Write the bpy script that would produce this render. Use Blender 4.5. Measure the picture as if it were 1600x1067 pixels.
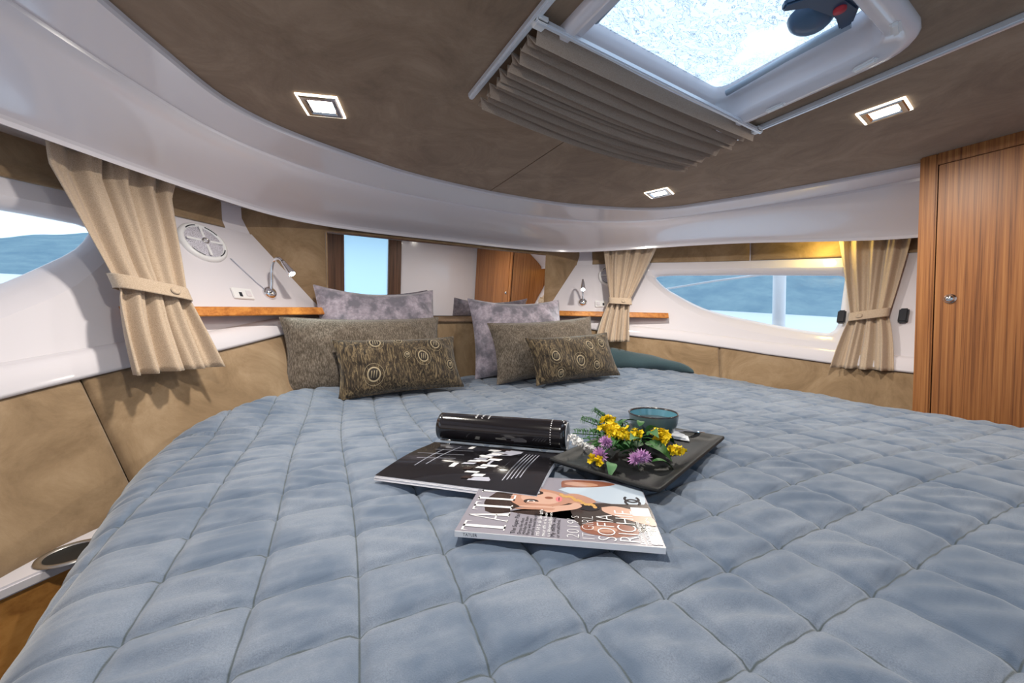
import bpy, bmesh, math, random
import numpy as np
from mathutils import Vector, Matrix
random.seed(5); np.random.seed(5)
D = bpy.data; SC = bpy.context.scene; COL = SC.collection
for o in list(D.objects): D.objects.remove(o)

# ------------------------------------------------------------------ camera
# boat coordinates: x to starboard (0 = centreline), y towards the bow, z up, metres
cam_d = D.cameras.new('camera'); cam = D.objects.new('camera', cam_d); COL.objects.link(cam)
cam_d.sensor_width = 36; cam_d.lens = 590.0 / 1600 * 36; cam_d.clip_start = .02; cam_d.clip_end = 3000
_f = Vector((0.51786, 0.85447, -0.04123)); _r = Vector((0.85491, -0.51866, -0.01118)); _u = Vector((0.03093, 0.02946, 0.99909))
cam.matrix_world = Matrix(((_r.x, _u.x, -_f.x, -0.8665), (_r.y, _u.y, -_f.y, 0.0), (_r.z, _u.z, -_f.z, 1.15), (0, 0, 0, 1)))
SC.camera = cam
# ------------------------------------------------------------------ world: bright overcast sky
W = D.worlds.new('overcast_sky'); SC.world = W; W.use_nodes = True
nt = W.node_tree; bg = nt.nodes['Background']
bg.inputs[0].default_value = (0.70, 0.85, 1.0, 1); bg.inputs[1].default_value = 1.25
SC.view_settings.view_transform = 'Standard'; SC.view_settings.look = 'None'
SC.view_settings.gamma = 1; SC.view_settings.use_curve_mapping = False
SC.view_settings.exposure = 0.42
LAMP_W = 6.5

# ------------------------------------------------------------------ materials
def mat(name, base=(.8, .8, .8), rough=.5, metal=0, spec=.5, sheen=0, coat=0, emis=None, estr=0, trans=0, ior=1.45):
    m = D.materials.new(name); m.use_nodes = True
    b = m.node_tree.nodes['Principled BSDF']
    b.inputs['Base Color'].default_value = (*base, 1); b.inputs['Roughness'].default_value = rough
    b.inputs['Metallic'].default_value = metal; b.inputs['Specular IOR Level'].default_value = spec
    b.inputs['Sheen Weight'].default_value = sheen; b.inputs['Coat Weight'].default_value = coat
    b.inputs['Transmission Weight'].default_value = trans; b.inputs['IOR'].default_value = ior
    if emis: b.inputs['Emission Color'].default_value = (*emis, 1); b.inputs['Emission Strength'].default_value = estr
    return m
def N(m, typ, **kw):
    n = m.node_tree.nodes.new(typ)
    for k, v in kw.items():
        if hasattr(n, k): setattr(n, k, v)
        else: n.inputs[k].default_value = v
    return n
def L(m, a, b): m.node_tree.links.new(a, b)
def B(m): return m.node_tree.nodes['Principled BSDF']
def ramp(m, fac, stops):
    r = N(m, 'ShaderNodeValToRGB'); e = r.color_ramp.elements
    e[0].position, e[0].color = stops[0][0], (*stops[0][1], 1); e[1].position, e[1].color = stops[-1][0], (*stops[-1][1], 1)
    for p, c in stops[1:-1]:
        x = e.new(p); x.color = (*c, 1)
    L(m, fac, r.inputs[0]); return r
def coords(m, scale=(1, 1, 1), rot=(0, 0, 0), kind='Object'):
    t = N(m, 'ShaderNodeTexCoord'); mp = N(m, 'ShaderNodeMapping')
    mp.inputs['Scale'].default_value = scale; mp.inputs['Rotation'].default_value = rot
    L(m, t.outputs[kind], mp.inputs[0]); return mp.outputs[0]
def noise(m, vec, scale, detail=4, rough=.55, dist=0):
    n = N(m, 'ShaderNodeTexNoise'); n.inputs['Scale'].default_value = scale; n.inputs['Detail'].default_value = detail
    n.inputs['Roughness'].default_value = rough; n.inputs['Distortion'].default_value = dist
    L(m, vec, n.inputs['Vector']); return n.outputs['Fac']
def bump(m, h, strength=.2, dist=.002):
    b = N(m, 'ShaderNodeBump'); b.inputs['Strength'].default_value = strength; b.inputs['Distance'].default_value = dist
    L(m, h, b.inputs['Height']); L(m, b.outputs[0], B(m).inputs['Normal'])

def suede(name, c1, c2, c3):
    m = mat(name, rough=.9, spec=.15, sheen=.25); v = coords(m, kind='Generated') if 0 else coords(m)
    n1 = noise(m, v, 4.5, 8, .72, .8); r = ramp(m, n1, [(.32, c1), (.5, c2), (.68, c3)])
    L(m, r.outputs[0], B(m).inputs['Base Color'])
    bump(m, noise(m, v, 900, 2), .15, .001); return m
M_suede = suede('suede_tan', (.195, .128, .072), (.285, .195, .115), (.375, .268, .168))
M_ceil = suede('suede_ceiling', (.18, .115, .073), (.25, .168, .111), (.33, .232, .16))  # same suede as the walls, the dimmer light painted in as darker colour
M_gel = mat('white_gelcoat', (.73, .70, .75), .14, spec=.5, coat=.25)
M_white = mat('white_plastic', (.8, .8, .82), .35)
M_alu = mat('white_rail', (.72, .75, .82), .3, metal=.3)
def wood(name, dark, mid, light, scale=60, axis='Z', gloss=.42, coat=0):
    m = mat(name, rough=gloss, coat=coat)
    sc = {'Z': (scale, scale, 1.2), 'X': (1.2, scale, scale), 'Y': (scale, 1.2, scale)}[axis]
    v = coords(m, sc); n1 = noise(m, v, 1.0, 5, .6, .3)
    v2 = coords(m, tuple(q * 4 for q in sc)); n2 = noise(m, v2, 1.0, 3, .7)
    mx = N(m, 'ShaderNodeMath', operation='MULTIPLY_ADD'); L(m, n2, mx.inputs[0]); mx.inputs[1].default_value = .35; L(m, n1, mx.inputs[2])
    r = ramp(m, mx.outputs[0], [(.46, dark), (.66, mid), (.86, light)])
    L(m, r.outputs[0], B(m).inputs['Base Color']); bump(m, n2, .05, .0005); return m
M_teak = wood('teak_cabinet', (.13, .042, .012), (.33, .125, .036), (.46, .20, .064), 120)
M_teakd = wood('teak_door', (.11, .036, .011), (.31, .115, .034), (.43, .185, .06), 120)
M_oak = wood('oiled_shelf_wood', (.30, .095, .015), (.50, .18, .034), (.62, .26, .055), 40, 'Y')
M_floor = wood('teak_floor', (.30, .12, .03), (.50, .23, .06), (.6, .3, .09), 18, 'X')
M_dark_wood = wood('dark_door_wood', (.05, .022, .012), (.10, .045, .024), (.15, .07, .04), 40)
M_chrome = mat('chrome', (.8, .8, .82), .12, metal=1)
M_steel = mat('brushed_steel', (.6, .58, .55), .32, metal=1)
M_black = mat('black_plastic', (.02, .022, .03), .4)
M_navy = mat('dark_blue_plastic', (.03, .07, .14), .35)
M_dome = mat('smoked_plastic', (.07, .13, .22), .3)
M_red = mat('red_plastic', (.6, .04, .06), .4)
M_mirror = mat('mirror_glass', (.93, .93, .93), .004, metal=1)
M_paper = mat('page_edges', (.78, .78, .84), .6)
M_grey = mat('print_grey', (.27, .255, .305), .28, coat=.3)
M_ink = mat('print_black', (.012, .011, .014), .16, coat=.5)
M_inkb = mat('print_dark_brown', (.035, .02, .016), .25, coat=.3)
M_pw = mat('print_white', (.85, .85, .88), .3)
M_pl = mat('print_pale_blue', (.42, .50, .60), .3)
M_skin = mat('print_skin', (.45, .235, .165), .28, coat=.3)
M_skin2 = mat('print_skin_shadow_tone', (.24, .085, .05), .28, coat=.3)
M_skinp = mat('print_skin_pale', (.58, .36, .28), .28, coat=.3)
M_lips = mat('print_lips', (.65, .18, .20), .28)
M_gold = mat('print_gold', (.55, .32, .10), .3)
M_pgrey = mat('print_light_grey', (.45, .46, .55), .3)

def fabric(name, c1, c2, scale=500, sheen=.3, rough=.9, bs=.4, big=None):
    m = mat(name, rough=rough, spec=.15, sheen=sheen); v = coords(m)
    n1 = noise(m, v, scale, 3, .7)
    r = ramp(m, n1, [(.35, c1), (.65, c2)])
    if big:
        n2 = noise(m, v, big[0], 4, .6); mx = N(m, 'ShaderNodeMixRGB', blend_type='MIX')
        rr = ramp(m, n2, [(.42, (0, 0, 0)), (.6, (1, 1, 1))]); L(m, rr.outputs[0], mx.inputs[0])
        L(m, r.outputs[0], mx.inputs[1]); mx.inputs[2].default_value = (*big[1], 1); L(m, mx.outputs[0], B(m).inputs['Base Color'])
    else: L(m, r.outputs[0], B(m).inputs['Base Color'])
    bump(m, n1, bs, .0015); return m
M_curtain = fabric('linen_curtain', (.40, .30, .215), (.58, .46, .35), 420, bs=.5)
M_blind = fabric('blind_cloth', (.29, .22, .175), (.40, .32, .265), 600)
M_quilt = fabric('quilt_velour', (.155, .19, .252), (.22, .262, .338), 700, sheen=.4, big=(8, (.115, .155, .225)))
M_under = fabric('dark_teal_cloth', (.03, .06, .075), (.06, .10, .115), 500, sheen=.4)
M_velvet = fabric('crushed_velvet', (.27, .235, .285), (.46, .405, .48), 45, sheen=.6, rough=.55, big=(14, (.16, .15, .185)))
def quiltmat():
    m = M_quilt; nt_ = m.node_tree; src = B(m).inputs['Base Color'].links[0].from_socket
    at = N(m, 'ShaderNodeAttribute', attribute_name='quilting'); sx = N(m, 'ShaderNodeSeparateXYZ'); L(m, at.outputs['Vector'], sx.inputs[0]); ds = []
    for k in (0, 1):
        a = N(m, 'ShaderNodeMath', operation='ROUND'); L(m, sx.outputs[k], a.inputs[0])
        b = N(m, 'ShaderNodeMath', operation='SUBTRACT'); L(m, sx.outputs[k], b.inputs[0]); L(m, a.outputs[0], b.inputs[1])
        c = N(m, 'ShaderNodeMath', operation='ABSOLUTE'); L(m, b.outputs[0], c.inputs[0]); ds.append(c.outputs[0])
    mn = N(m, 'ShaderNodeMath', operation='MINIMUM'); L(m, ds[0], mn.inputs[0]); L(m, ds[1], mn.inputs[1])
    th = ramp(m, mn.outputs[0], [(.005, (1, 1, 1)), (.013, (0, 0, 0))])   # the grey-green stitching thread
    mx = N(m, 'ShaderNodeMixRGB'); L(m, th.outputs[0], mx.inputs[0]); L(m, src, mx.inputs[1]); mx.inputs[2].default_value = (.075, .095, .11, 1)
    L(m, mx.outputs[0], B(m).inputs['Base Color'])
quiltmat()
def chenille():
    m = mat('chenille', rough=.85, spec=.2, sheen=.4); v = coords(m, (1, 1, .28))
    n1 = noise(m, v, 260, 3, .7); n2 = noise(m, coords(m), 30, 3)
    ad = N(m, 'ShaderNodeMath', operation='MULTIPLY_ADD'); L(m, n2, ad.inputs[0]); ad.inputs[1].default_value = .3; L(m, n1, ad.inputs[2])
    r = ramp(m, ad.outputs[0], [(.5, (.06, .047, .034)), (.65, (.125, .10, .077)), (.82, (.24, .20, .165))])
    L(m, r.outputs[0], B(m).inputs['Base Color']); bump(m, n1, .6, .003); return m
M_chen = chenille()
def peacock():
    m = mat('peacock_cloth', rough=.7, spec=.2, sheen=.3); v = coords(m, (1, 1, .16))
    n1 = noise(m, v, 70, 6, .75, 2.2); r = ramp(m, n1, [(.40, (.012, .009, .007)), (.5, (.05, .034, .02)), (.62, (.22, .162, .09))])
    L(m, r.outputs[0], B(m).inputs['Base Color']); bump(m, n1, .5, .002); return m
M_pea = peacock()
M_thread = mat('pale_embroidery', (.34, .27, .17), .6, sheen=.3)
M_threadd = mat('dark_embroidery', (.02, .014, .01), .7)
M_lens = mat('led_lens', (1, 1, 1), .4, emis=(1, .93, .80), estr=14)
M_edge = mat('bezel_glow', (1, 1, 1), .4, emis=(1, .9, .7), estr=3.0)  # glow for a ring added around the bezels to give their halo
M_lens_cool = mat('reading_led', (1, 1, 1), .4, emis=(.8, 1, 1), estr=25)
M_strip = mat('warm_led_strip', (1, 1, .6), .4, emis=(1, .78, .12), estr=9)
M_frost = mat('frosted_door_glass', (.5, .8, 1), .5, emis=(.36, .66, .95), estr=.62)  # emission painted on the pane in place of light from behind it
M_ceramic = mat('blue_grey_glaze', (.10, .15, .165), .22, coat=.4)
M_cerin = mat('turquoise_glaze', (.12, .32, .42), .15, coat=.5)
M_rim = mat('dark_glaze_rim', (.035, .03, .035), .2, coat=.4)
M_tea = mat('tea', (.10, .10, .10), .05, coat=.5)
M_slate = mat('black_stoneware', (.013, .014, .016), .5, spec=.3)
M_napkin = mat('white_napkin', (.8, .82, .88), .8)
M_leaf = mat('leaf_green', (.035, .13, .03), .5); M_leaf2 = mat('pale_leaf_green', (.08, .20, .08), .55); M_fern = mat('fern_green', (.03, .11, .03), .6)
M_yel = mat('yellow_petals', (.85, .62, .01), .6); M_pink = mat('pink_petals', (.58, .32, .60), .7); M_wflo = mat('white_petals', (.75, .75, .75), .7)
M_hole = mat('hole_shade', (.01, .01, .01), .6)
def glassmat(name, tint, gl=.08, drops=False):
    m = D.materials.new(name); m.use_nodes = True; t = m.node_tree; t.nodes.clear()
    out = t.nodes.new('ShaderNodeOutputMaterial'); tr = t.nodes.new('ShaderNodeBsdfTransparent'); g = t.nodes.new('ShaderNodeBsdfGlossy')
    g.inputs['Roughness'].default_value = .03; tr.inputs[0].default_value = (*tint, 1)
    mx = t.nodes.new('ShaderNodeMixShader'); mx.inputs[0].default_value = gl
    t.links.new(tr.outputs[0], mx.inputs[1]); t.links.new(g.outputs[0], mx.inputs[2])
    t.links.new(mx.outputs[0], out.inputs[0])
    if drops:   # rain water lying on the pane: rippled film, its dark refraction edges painted into the tint
        v = coords(m, (1, 1.6, 1)); n = noise(m, v, 22, 5, .6, 2.2)
        big = noise(m, coords(m), 6, 2, .5)
        r = ramp(m, n, [(.505, (.85, .92, 1)), (.52, (.10, .14, .20)), (.545, (.78, .86, .94))])
        r2 = ramp(m, big, [(.58, (0, 0, 0)), (.66, (1, 1, 1))])
        mm = N(m, 'ShaderNodeMixRGB'); L(m, r2.outputs[0], mm.inputs[0]); L(m, r.outputs[0], mm.inputs[1]); mm.inputs[2].default_value = (*tint, 1)
        L(m, mm.outputs[0], tr.inputs[0])
    return m
M_pane = glassmat('window_glass', (.93, .97, 1), .05)
M_hatchglass = glassmat('rain_wet_glass', (.93, .97, 1), .04, True)
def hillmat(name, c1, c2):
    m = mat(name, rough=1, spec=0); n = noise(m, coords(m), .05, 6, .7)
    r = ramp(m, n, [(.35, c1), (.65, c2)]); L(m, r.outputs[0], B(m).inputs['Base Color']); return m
M_hill = hillmat('hazy_hillside', (.17, .27, .34), (.25, .36, .41))  # haze of distance painted into the slope colours
M_water = mat('pale_water', (.8, .84, .88), .3)

# ------------------------------------------------------------------ helpers
def link(name, me, m=None, parent=None, smooth=False):
    o = D.objects.new(name, me); COL.objects.link(o)
    if m is not None: me.materials.append(m)
    if parent is not None: o.parent = parent
    if smooth: me.polygons.foreach_set('use_smooth', [True] * len(me.polygons))
    return o
def pyd(name, verts, faces, m, parent=None, smooth=False):
    me = D.meshes.new(name); me.from_pydata([tuple(map(float, v)) for v in verts], [], faces); me.update()
    return link(name, me, m, parent, smooth)
def empty(name, loc=(0, 0, 0), rz=0):
    o = D.objects.new(name, None); COL.objects.link(o); o.location = loc; o.rotation_euler = (0, 0, rz); o.empty_display_size = .05; return o
def tag(o, label, cat, group=None):
    o['label'] = label; o['category'] = cat
    if group: o['group'] = group
    return o
def struct(o, label=None):
    o['kind'] = 'structure'
    if label: o['label'] = label
    return o
def frombm(name, bm, m, parent=None, smooth=False):
    me = D.meshes.new(name); bmesh.ops.recalc_face_normals(bm, faces=bm.faces); bm.to_mesh(me); bm.free(); return link(name, me, m, parent, smooth)
def gridmesh(name, P, m, parent=None, smooth=True, closed_u=False, closed_v=False):
    nu, nv = P.shape[:2]; V = P.reshape(-1, 3); F = []
    for i in range(nu if closed_u else nu - 1):
        for j in range(nv if closed_v else nv - 1):
            a, b = i, (i + 1) % nu; c, d = j, (j + 1) % nv
            F.append((a * nv + c, b * nv + c, b * nv + d, a * nv + d))
    return pyd(name, V, F, m, parent, smooth)
def box(name, c, size, m, parent=None, bev=.003, rot=None, seg=2):
    bm = bmesh.new(); bmesh.ops.create_cube(bm, size=1)
    bmesh.ops.scale(bm, vec=size, verts=bm.verts)
    if bev: bmesh.ops.bevel(bm, geom=bm.edges[:], offset=min(bev, min(size) * .45), segments=seg, affect='EDGES')
    if rot is not None: bmesh.ops.transform(bm, matrix=rot.to_4x4(), verts=bm.verts)
    bmesh.ops.translate(bm, vec=c, verts=bm.verts)
    return frombm(name, bm, m, parent)
def prism(name, pts, z0, z1, m, parent=None, bev=0):
    bm = bmesh.new(); vs = [bm.verts.new((x, y, z0)) for x, y in pts]; f = bm.faces.new(vs)
    r = bmesh.ops.extrude_face_region(bm, geom=[f]); bmesh.ops.translate(bm, vec=(0, 0, z1 - z0), verts=[v for v in r['geom'] if isinstance(v, bmesh.types.BMVert)])
    if bev: bmesh.ops.bevel(bm, geom=bm.edges[:], offset=bev, segments=2, affect='EDGES')
    return frombm(name, bm, m, parent)
def tube(name, pts, rad, m, parent=None, n=10, cap=True):
    pts = [Vector(p) for p in pts]; rads = rad if isinstance(rad, (list, tuple)) else [rad] * len(pts); P = []
    up = Vector((.13, .21, .97))
    for i, p in enumerate(pts):
        t = (pts[min(i + 1, len(pts) - 1)] - pts[max(i - 1, 0)]).normalized()
        a = t.cross(up).normalized(); b = t.cross(a)
        P.append([p + (a * math.cos(q) + b * math.sin(q)) * rads[i] for q in np.linspace(0, 2 * math.pi, n, endpoint=False)])
    V = [v for r in P for v in r]; F = []
    for i in range(len(P) - 1):
        for j in range(n): F.append((i * n + j, i * n + (j + 1) % n, (i + 1) * n + (j + 1) % n, (i + 1) * n + j))
    if cap: F.append(tuple(range(n))[::-1]); F.append(tuple((len(P) - 1) * n + j for j in range(n)))
    return pyd(name, V, F, m, parent, True)
def lathe(name, prof, m, parent=None, n=40, M=None, smooth=True):
    V = []; F = []
    for r, z in prof:
        for q in range(n): a = 2 * math.pi * q / n; V.append(Vector((r * math.cos(a), r * math.sin(a), z)))
    k = len(prof)
    for i in range(k - 1):
        for j in range(n): F.append((i * n + j, i * n + (j + 1) % n, (i + 1) * n + (j + 1) % n, (i + 1) * n + j))
    if M is not None: V = [M @ v for v in V]
    return pyd(name, V, F, m, parent, smooth)
def catmull(P, n=12):
    P = np.array(P, float); P = np.vstack([2 * P[0] - P[1], P, 2 * P[-1] - P[-2]]); o = []
    for i in range(1, len(P) - 2):
        a, b, c, d = P[i - 1:i + 3]
        for t in np.linspace(0, 1, n, endpoint=False): o.append(.5 * (2 * b + (c - a) * t + (2 * a - 5 * b + 4 * c - d) * t * t + (3 * b - a - 3 * c + d) * t ** 3))
    o.append(P[-2]); return np.array(o)
def textmesh(s, size, offset=0):
    c = D.curves.new('lettering', 'FONT'); c.body = s; c.size = size; c.offset = offset; c.resolution_u = 3
    o = D.objects.new('lettering', c); COL.objects.link(o); dg = bpy.context.evaluated_depsgraph_get(); dg.update()
    me = D.meshes.new_from_object(o.evaluated_get(dg)); D.objects.remove(o); return me

def strokes(n, size, seed=0):
    # a line of print too small to read: letter-sized upright strokes grouped into words
    r = random.Random(seed * 31 + n); V = []; F = []; x = 0
    for k in range(n):
        if k and r.random() < .2: x += size * .35
        h = size * (.72 if r.random() < .25 else .5); w = size * .13
        for x0, x1, y0, y1 in ((x, x + w, 0, h), (x + w, x + size * .34, r.choice((0, .2, .4)) * size, None)):
            y1 = y0 + size * .1 if y1 is None else y1; b = len(V); V += [(x0, y0, 0), (x1, y0, 0), (x1, y1, 0), (x0, y1, 0)]; F.append((b, b + 1, b + 2, b + 3))
        x += size * .48
    me = D.meshes.new('lettering'); me.from_pydata(V, [], F); return me
# ------------------------------------------------------------------ hull side surface: P(s, z, inset)
_b = catmull([(.30, 2.18), (.63, 1.9), (.95, 1.62), (1.2, 1.39), (1.35, 1.2), (1.44, .98), (1.49, .72), (1.5, .45), (1.5, 0), (1.5, -.6)], 40)
_d = np.r_[0, np.cumsum(np.linalg.norm(np.diff(_b, axis=0), axis=1))]
HS = np.arange(0, _d[-1], .01); HX = np.interp(HS, _d, _b[:, 0]); HY = np.interp(HS, _d, _b[:, 1])
_tx, _ty = np.gradient(HX), np.gradient(HY); _k = np.ones(25) / 25
NX = np.convolve(np.pad(-_ty, 12, 'edge'), _k, 'valid'); NY = np.convolve(np.pad(_tx, 12, 'edge'), _k, 'valid'); _l = np.hypot(NX, NY); NX /= _l; NY /= _l
SMAX = HS[-1]
def hoff(z): return .53 * (max(z, .66) - .83) if z < 1.62 else .4187 + .02 * (z - 1.62)
def HP(side, s, z, inset=0.0):
    nx, ny = np.interp(s, HS, NX), np.interp(s, HS, NY); o = hoff(z) - inset
    return Vector((side * (np.interp(s, HS, HX) + nx * o), np.interp(s, HS, HY) + ny * o, z))
def HF(side, s, z):   # frame on the hull: origin, along (aft), up-slope, inward normal
    p = HP(side, s, z); a = (HP(side, s + .02, z) - HP(side, s - .02, z)).normalized(); w = (HP(side, s, z + .02) - HP(side, s, z - .02)).normalized()
    n = a.cross(w).normalized()
    if n.x * side > 0: n = -n
    return p, a, w, n
def HM(side, s, z, inset=0):
    p, a, w, n = HF(side, s, z); x = w.cross(n); p = p + n * inset
    return Matrix(((x.x, w.x, n.x, p.x), (x.y, w.y, n.y, p.y), (x.z, w.z, n.z, p.z), (0, 0, 0, 1)))
def fn(xs, ys): return lambda s: float(np.interp(s, xs, ys))
sutop = fn([0, .36, .6, .89, 1.15, 1.3, 1.6, 1.87, 2.14, 3.2], [1.16, 1.15, 1.132, 1.08, 1.05, 1.025, .976, .944, .924, .91])
bandb = fn([0, .7, 1.1, 1.33, 1.58, 1.84, 2.1, 3.2], [1.585, 1.585, 1.58, 1.568, 1.544, 1.512, 1.49, 1.47])
htop = fn([0, 1.2, 1.4, 1.6, 1.84, 2.1, 2.4, 3.3], [1.725, 1.725, 1.72, 1.70, 1.665, 1.625, 1.61, 1.60])
FRONT_Y = 2.13; CEIL = 1.795

def hullgrid(name, side, s0, s1, zlo, zhi, m, parent, ns, nz, inset=0, edge=0):
    S = np.linspace(s0, s1, ns); P = np.zeros((ns, nz, 3))
    for i, s in enumerate(S):
        for j, t in enumerate(np.linspace(0, 1, nz)):
            k = inset
            if edge:
                di = min(i, ns - 1 - i); dj = min(j, nz - 1 - j); k = inset * (0 if min(di, dj) == 0 else .7 if min(di, dj) == 1 else 1)
            P[i, j] = HP(side, s, zlo(s) + (zhi(s) - zlo(s)) * t, k)
    return gridmesh(name, P, m, parent)
def cushion_panel(name, side, s0, s1, zlo, zhi, m, parent, inset=.018):
    # padded panel: rounded edges, own thickness
    S = np.r_[s0, s0 + .004, s0 + .012, np.linspace(s0 + .03, s1 - .03, max(4, int((s1 - s0) / .04))), s1 - .012, s1 - .004, s1]
    T = np.r_[0, .01, .04, np.linspace(.1, .9, 8), .96, .99, 1]; P = np.zeros((len(S), len(T), 3))
    for i, s in enumerate(S):
        for j, t in enumerate(T):
            e = min(s - s0, s1 - s, t * .3, (1 - t) * .3); k = inset * (1 - (1 - min(1, e / .012)) ** 2)
            P[i, j] = HP(side, s, zlo(s) + (zhi(s) - zlo(s)) * t, k)
    return gridmesh(name, P, m, parent)

# window outline on the hull: tau 0 (tip, forward) .. 1 (aft end)
TAU = np.r_[0, .01, .03, .06, np.linspace(.1, .9, 17), .94, .965, .985, .995, 1]
o_s = lambda t: 1.0 + .93 * t
i_s = lambda t: 1.085 + .785 * t
ob = lambda t: float(np.interp(t, [0, .03, .08, .2, .35, .5, .65, .8, .95, 1], [1.505, 1.455, 1.40, 1.275, 1.185, 1.118, 1.08, 1.055, 1.04, 1.045]))
ot = lambda t: float(np.interp(t, [0, .03, .5, .95, 1], [1.522, 1.532, 1.508, 1.455, 1.448]))
ib = lambda t: float(np.interp(t, [0, .025, .057, .146, .287, .45, .643, .8, .93, .965, .985, 1], [1.468, 1.435, 1.402, 1.340, 1.252, 1.195, 1.145, 1.113, 1.092, 1.094, 1.11, 1.15]))
it = lambda t: float(np.interp(t, [0, .03, .15, .5, .97, .99, 1], [1.478, 1.486, 1.487, 1.465, 1.412, 1.406, 1.39]))
REC = -.045
def smooth_arr(f):
    a = np.array([f(t) for t in TAU]); b = a.copy(); b[4:-5] = (a[3:-6] + 2 * a[4:-5] + a[5:-4]) / 4; return b
OB, OT, IB, IT = map(smooth_arr, (ob, ot, ib, it))

def build_side(side, nm, k):
    # white moulded panel with the window opening
    root = empty('wall_' + nm); struct(root)
    so, s1 = o_s(0), o_s(1); c = lambda v: (lambda s: v)
    fob = lambda s: float(np.interp((s - 1.0) / .93, TAU, OB)); fot = lambda s: float(np.interp((s - 1.0) / .93, TAU, OT))
    hullgrid('white_panel', side, 0, so, sutop, bandb, M_gel, root, 26, 8)
    for nme, lo, hi in (('white_panel', sutop, fob), ('white_panel', fot, bandb)):
        S = [o_s(t) for t in TAU]; P = np.zeros((len(S), 6, 3))
        for i, s in enumerate(S):
            for j, t in enumerate(np.linspace(0, 1, 6)): P[i, j] = HP(side, s, lo(s) + (hi(s) - lo(s)) * t)
        gridmesh(nme, P, M_gel, root)
    hullgrid('white_panel', side, s1, SMAX, sutop, bandb, M_gel, root, 24, 8)
    # lower rib of the panel, a rounded step above the suede
    S = np.linspace(.3, SMAX, 60); P = np.zeros((60, 6, 3))
    for i, s in enumerate(S):
        for j, (dz, ins) in enumerate(((-.004, -.01), (-.004, .02), (.006, .026), (.05, .024), (.062, .016), (.066, -.002))): P[i, j] = HP(side, s, sutop(s) + dz, ins)
    gridmesh('panel_step', P, M_gel, root)
    # hull under the suede down to the floor, and behind the upper band
    hullgrid('hull_liner', side, 0, SMAX, c(0.0), sutop, M_suede, root, 40, 6, -.004)
    hullgrid('hull_liner', side, 0, SMAX, bandb, htop, M_gel, root, 40, 3, -.004)
    seam = 1.26 if side < 0 else 1.38
    low = c(.69)
    cushion_panel('suede_panel', side, 0.02, seam - .002, low, lambda s: sutop(s) - .004, M_suede, root)
    cushion_panel('suede_panel', side, seam + .002, SMAX, low, lambda s: sutop(s) - .004, M_suede, root)
    b0 = lambda s: bandb(s) + .003; b1 = lambda s: htop(s) - .002
    cushion_panel('suede_band', side, .66, 1.508, b0, b1, M_suede, root, .012)
    cushion_panel('suede_band', side, 1.512, SMAX, b0, b1, M_suede, root, .012)
    # window
    w = empty('window_%d' % k); struct(w)
    outer = [HP(side, o_s(t), z) for t, z in zip(TAU, OB)] + [HP(side, o_s(t), z) for t, z in list(zip(TAU, OT))[::-1]]
    mid = [HP(side, .5 * (o_s(t) + i_s(t)), .45 * zo + .55 * zi, .35 * REC) for t, zo, zi in zip(TAU, OB, IB)] + [HP(side, .5 * (o_s(t) + i_s(t)), .45 * zo + .55 * zi, .35 * REC) for t, zo, zi in list(zip(TAU, OT, IT))[::-1]]
    inner = [HP(side, i_s(t), z, REC) for t, z in zip(TAU, IB)] + [HP(side, i_s(t), z, REC) for t, z in list(zip(TAU, IT))[::-1]]
    gasket = [HP(side, i_s(t), z, REC - .012) for t, z in zip(TAU, IB)] + [HP(side, i_s(t), z, REC - .012) for t, z in list(zip(TAU, IT))[::-1]]
    gridmesh('window_frame', np.array([[tuple(p) for p in r] for r in (outer, mid, inner, gasket)]), M_gel, w, True, False, True)
    P = np.array([[tuple(HP(side, i_s(t), z0 + (z1 - z0) * q, REC - .010)) for q in np.linspace(0, 1, 5)] for t, z0, z1 in zip(TAU, IB, IT)])
    gridmesh('window_pane', P, M_pane, w)
build_side(-1, 'left', 1); build_side(1, 'right', 2)

# ------------------------------------------------------------------ front wall (bow) and aft bulkhead, floor
fw_ = empty('wall_front'); struct(fw_)
box('suede_wall', (0, FRONT_Y + .02, .95), (2.7, .04, 1.62), M_suede, fw_, 0)
wb = empty('wall_back'); struct(wb)
box('white_bulkhead', (1.0, -.57, .95), (1.36, .04, 1.9), M_gel, wb, 0)
box('white_bulkhead', (-1.42, -.57, .95), (.52, .04, 1.9), M_gel, wb, 0)
dr = empty('door_1', (0, 0, 0)); struct(dr)
box('door_pane', (-.08, -.57, .98), (.48, .012, 1.7), M_frost, dr, 0)
box('door_jamb', (-.475, -.56, .95), (.30, .06, 1.9), M_dark_wood, dr); box('door_jamb', (.24, -.56, .95), (.15, .06, 1.9), M_dark_wood, dr)
box('door_rail', (-.08, -.56, 1.86), (.5, .06, .08), M_dark_wood, dr); box('door_rail', (-.08, -.56, .08), (.5, .06, .14), M_dark_wood, dr)
fl = box('floor', (0, .75, -.02), (4.2, 3.0, .04), M_floor, None, 0); struct(fl)

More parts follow.
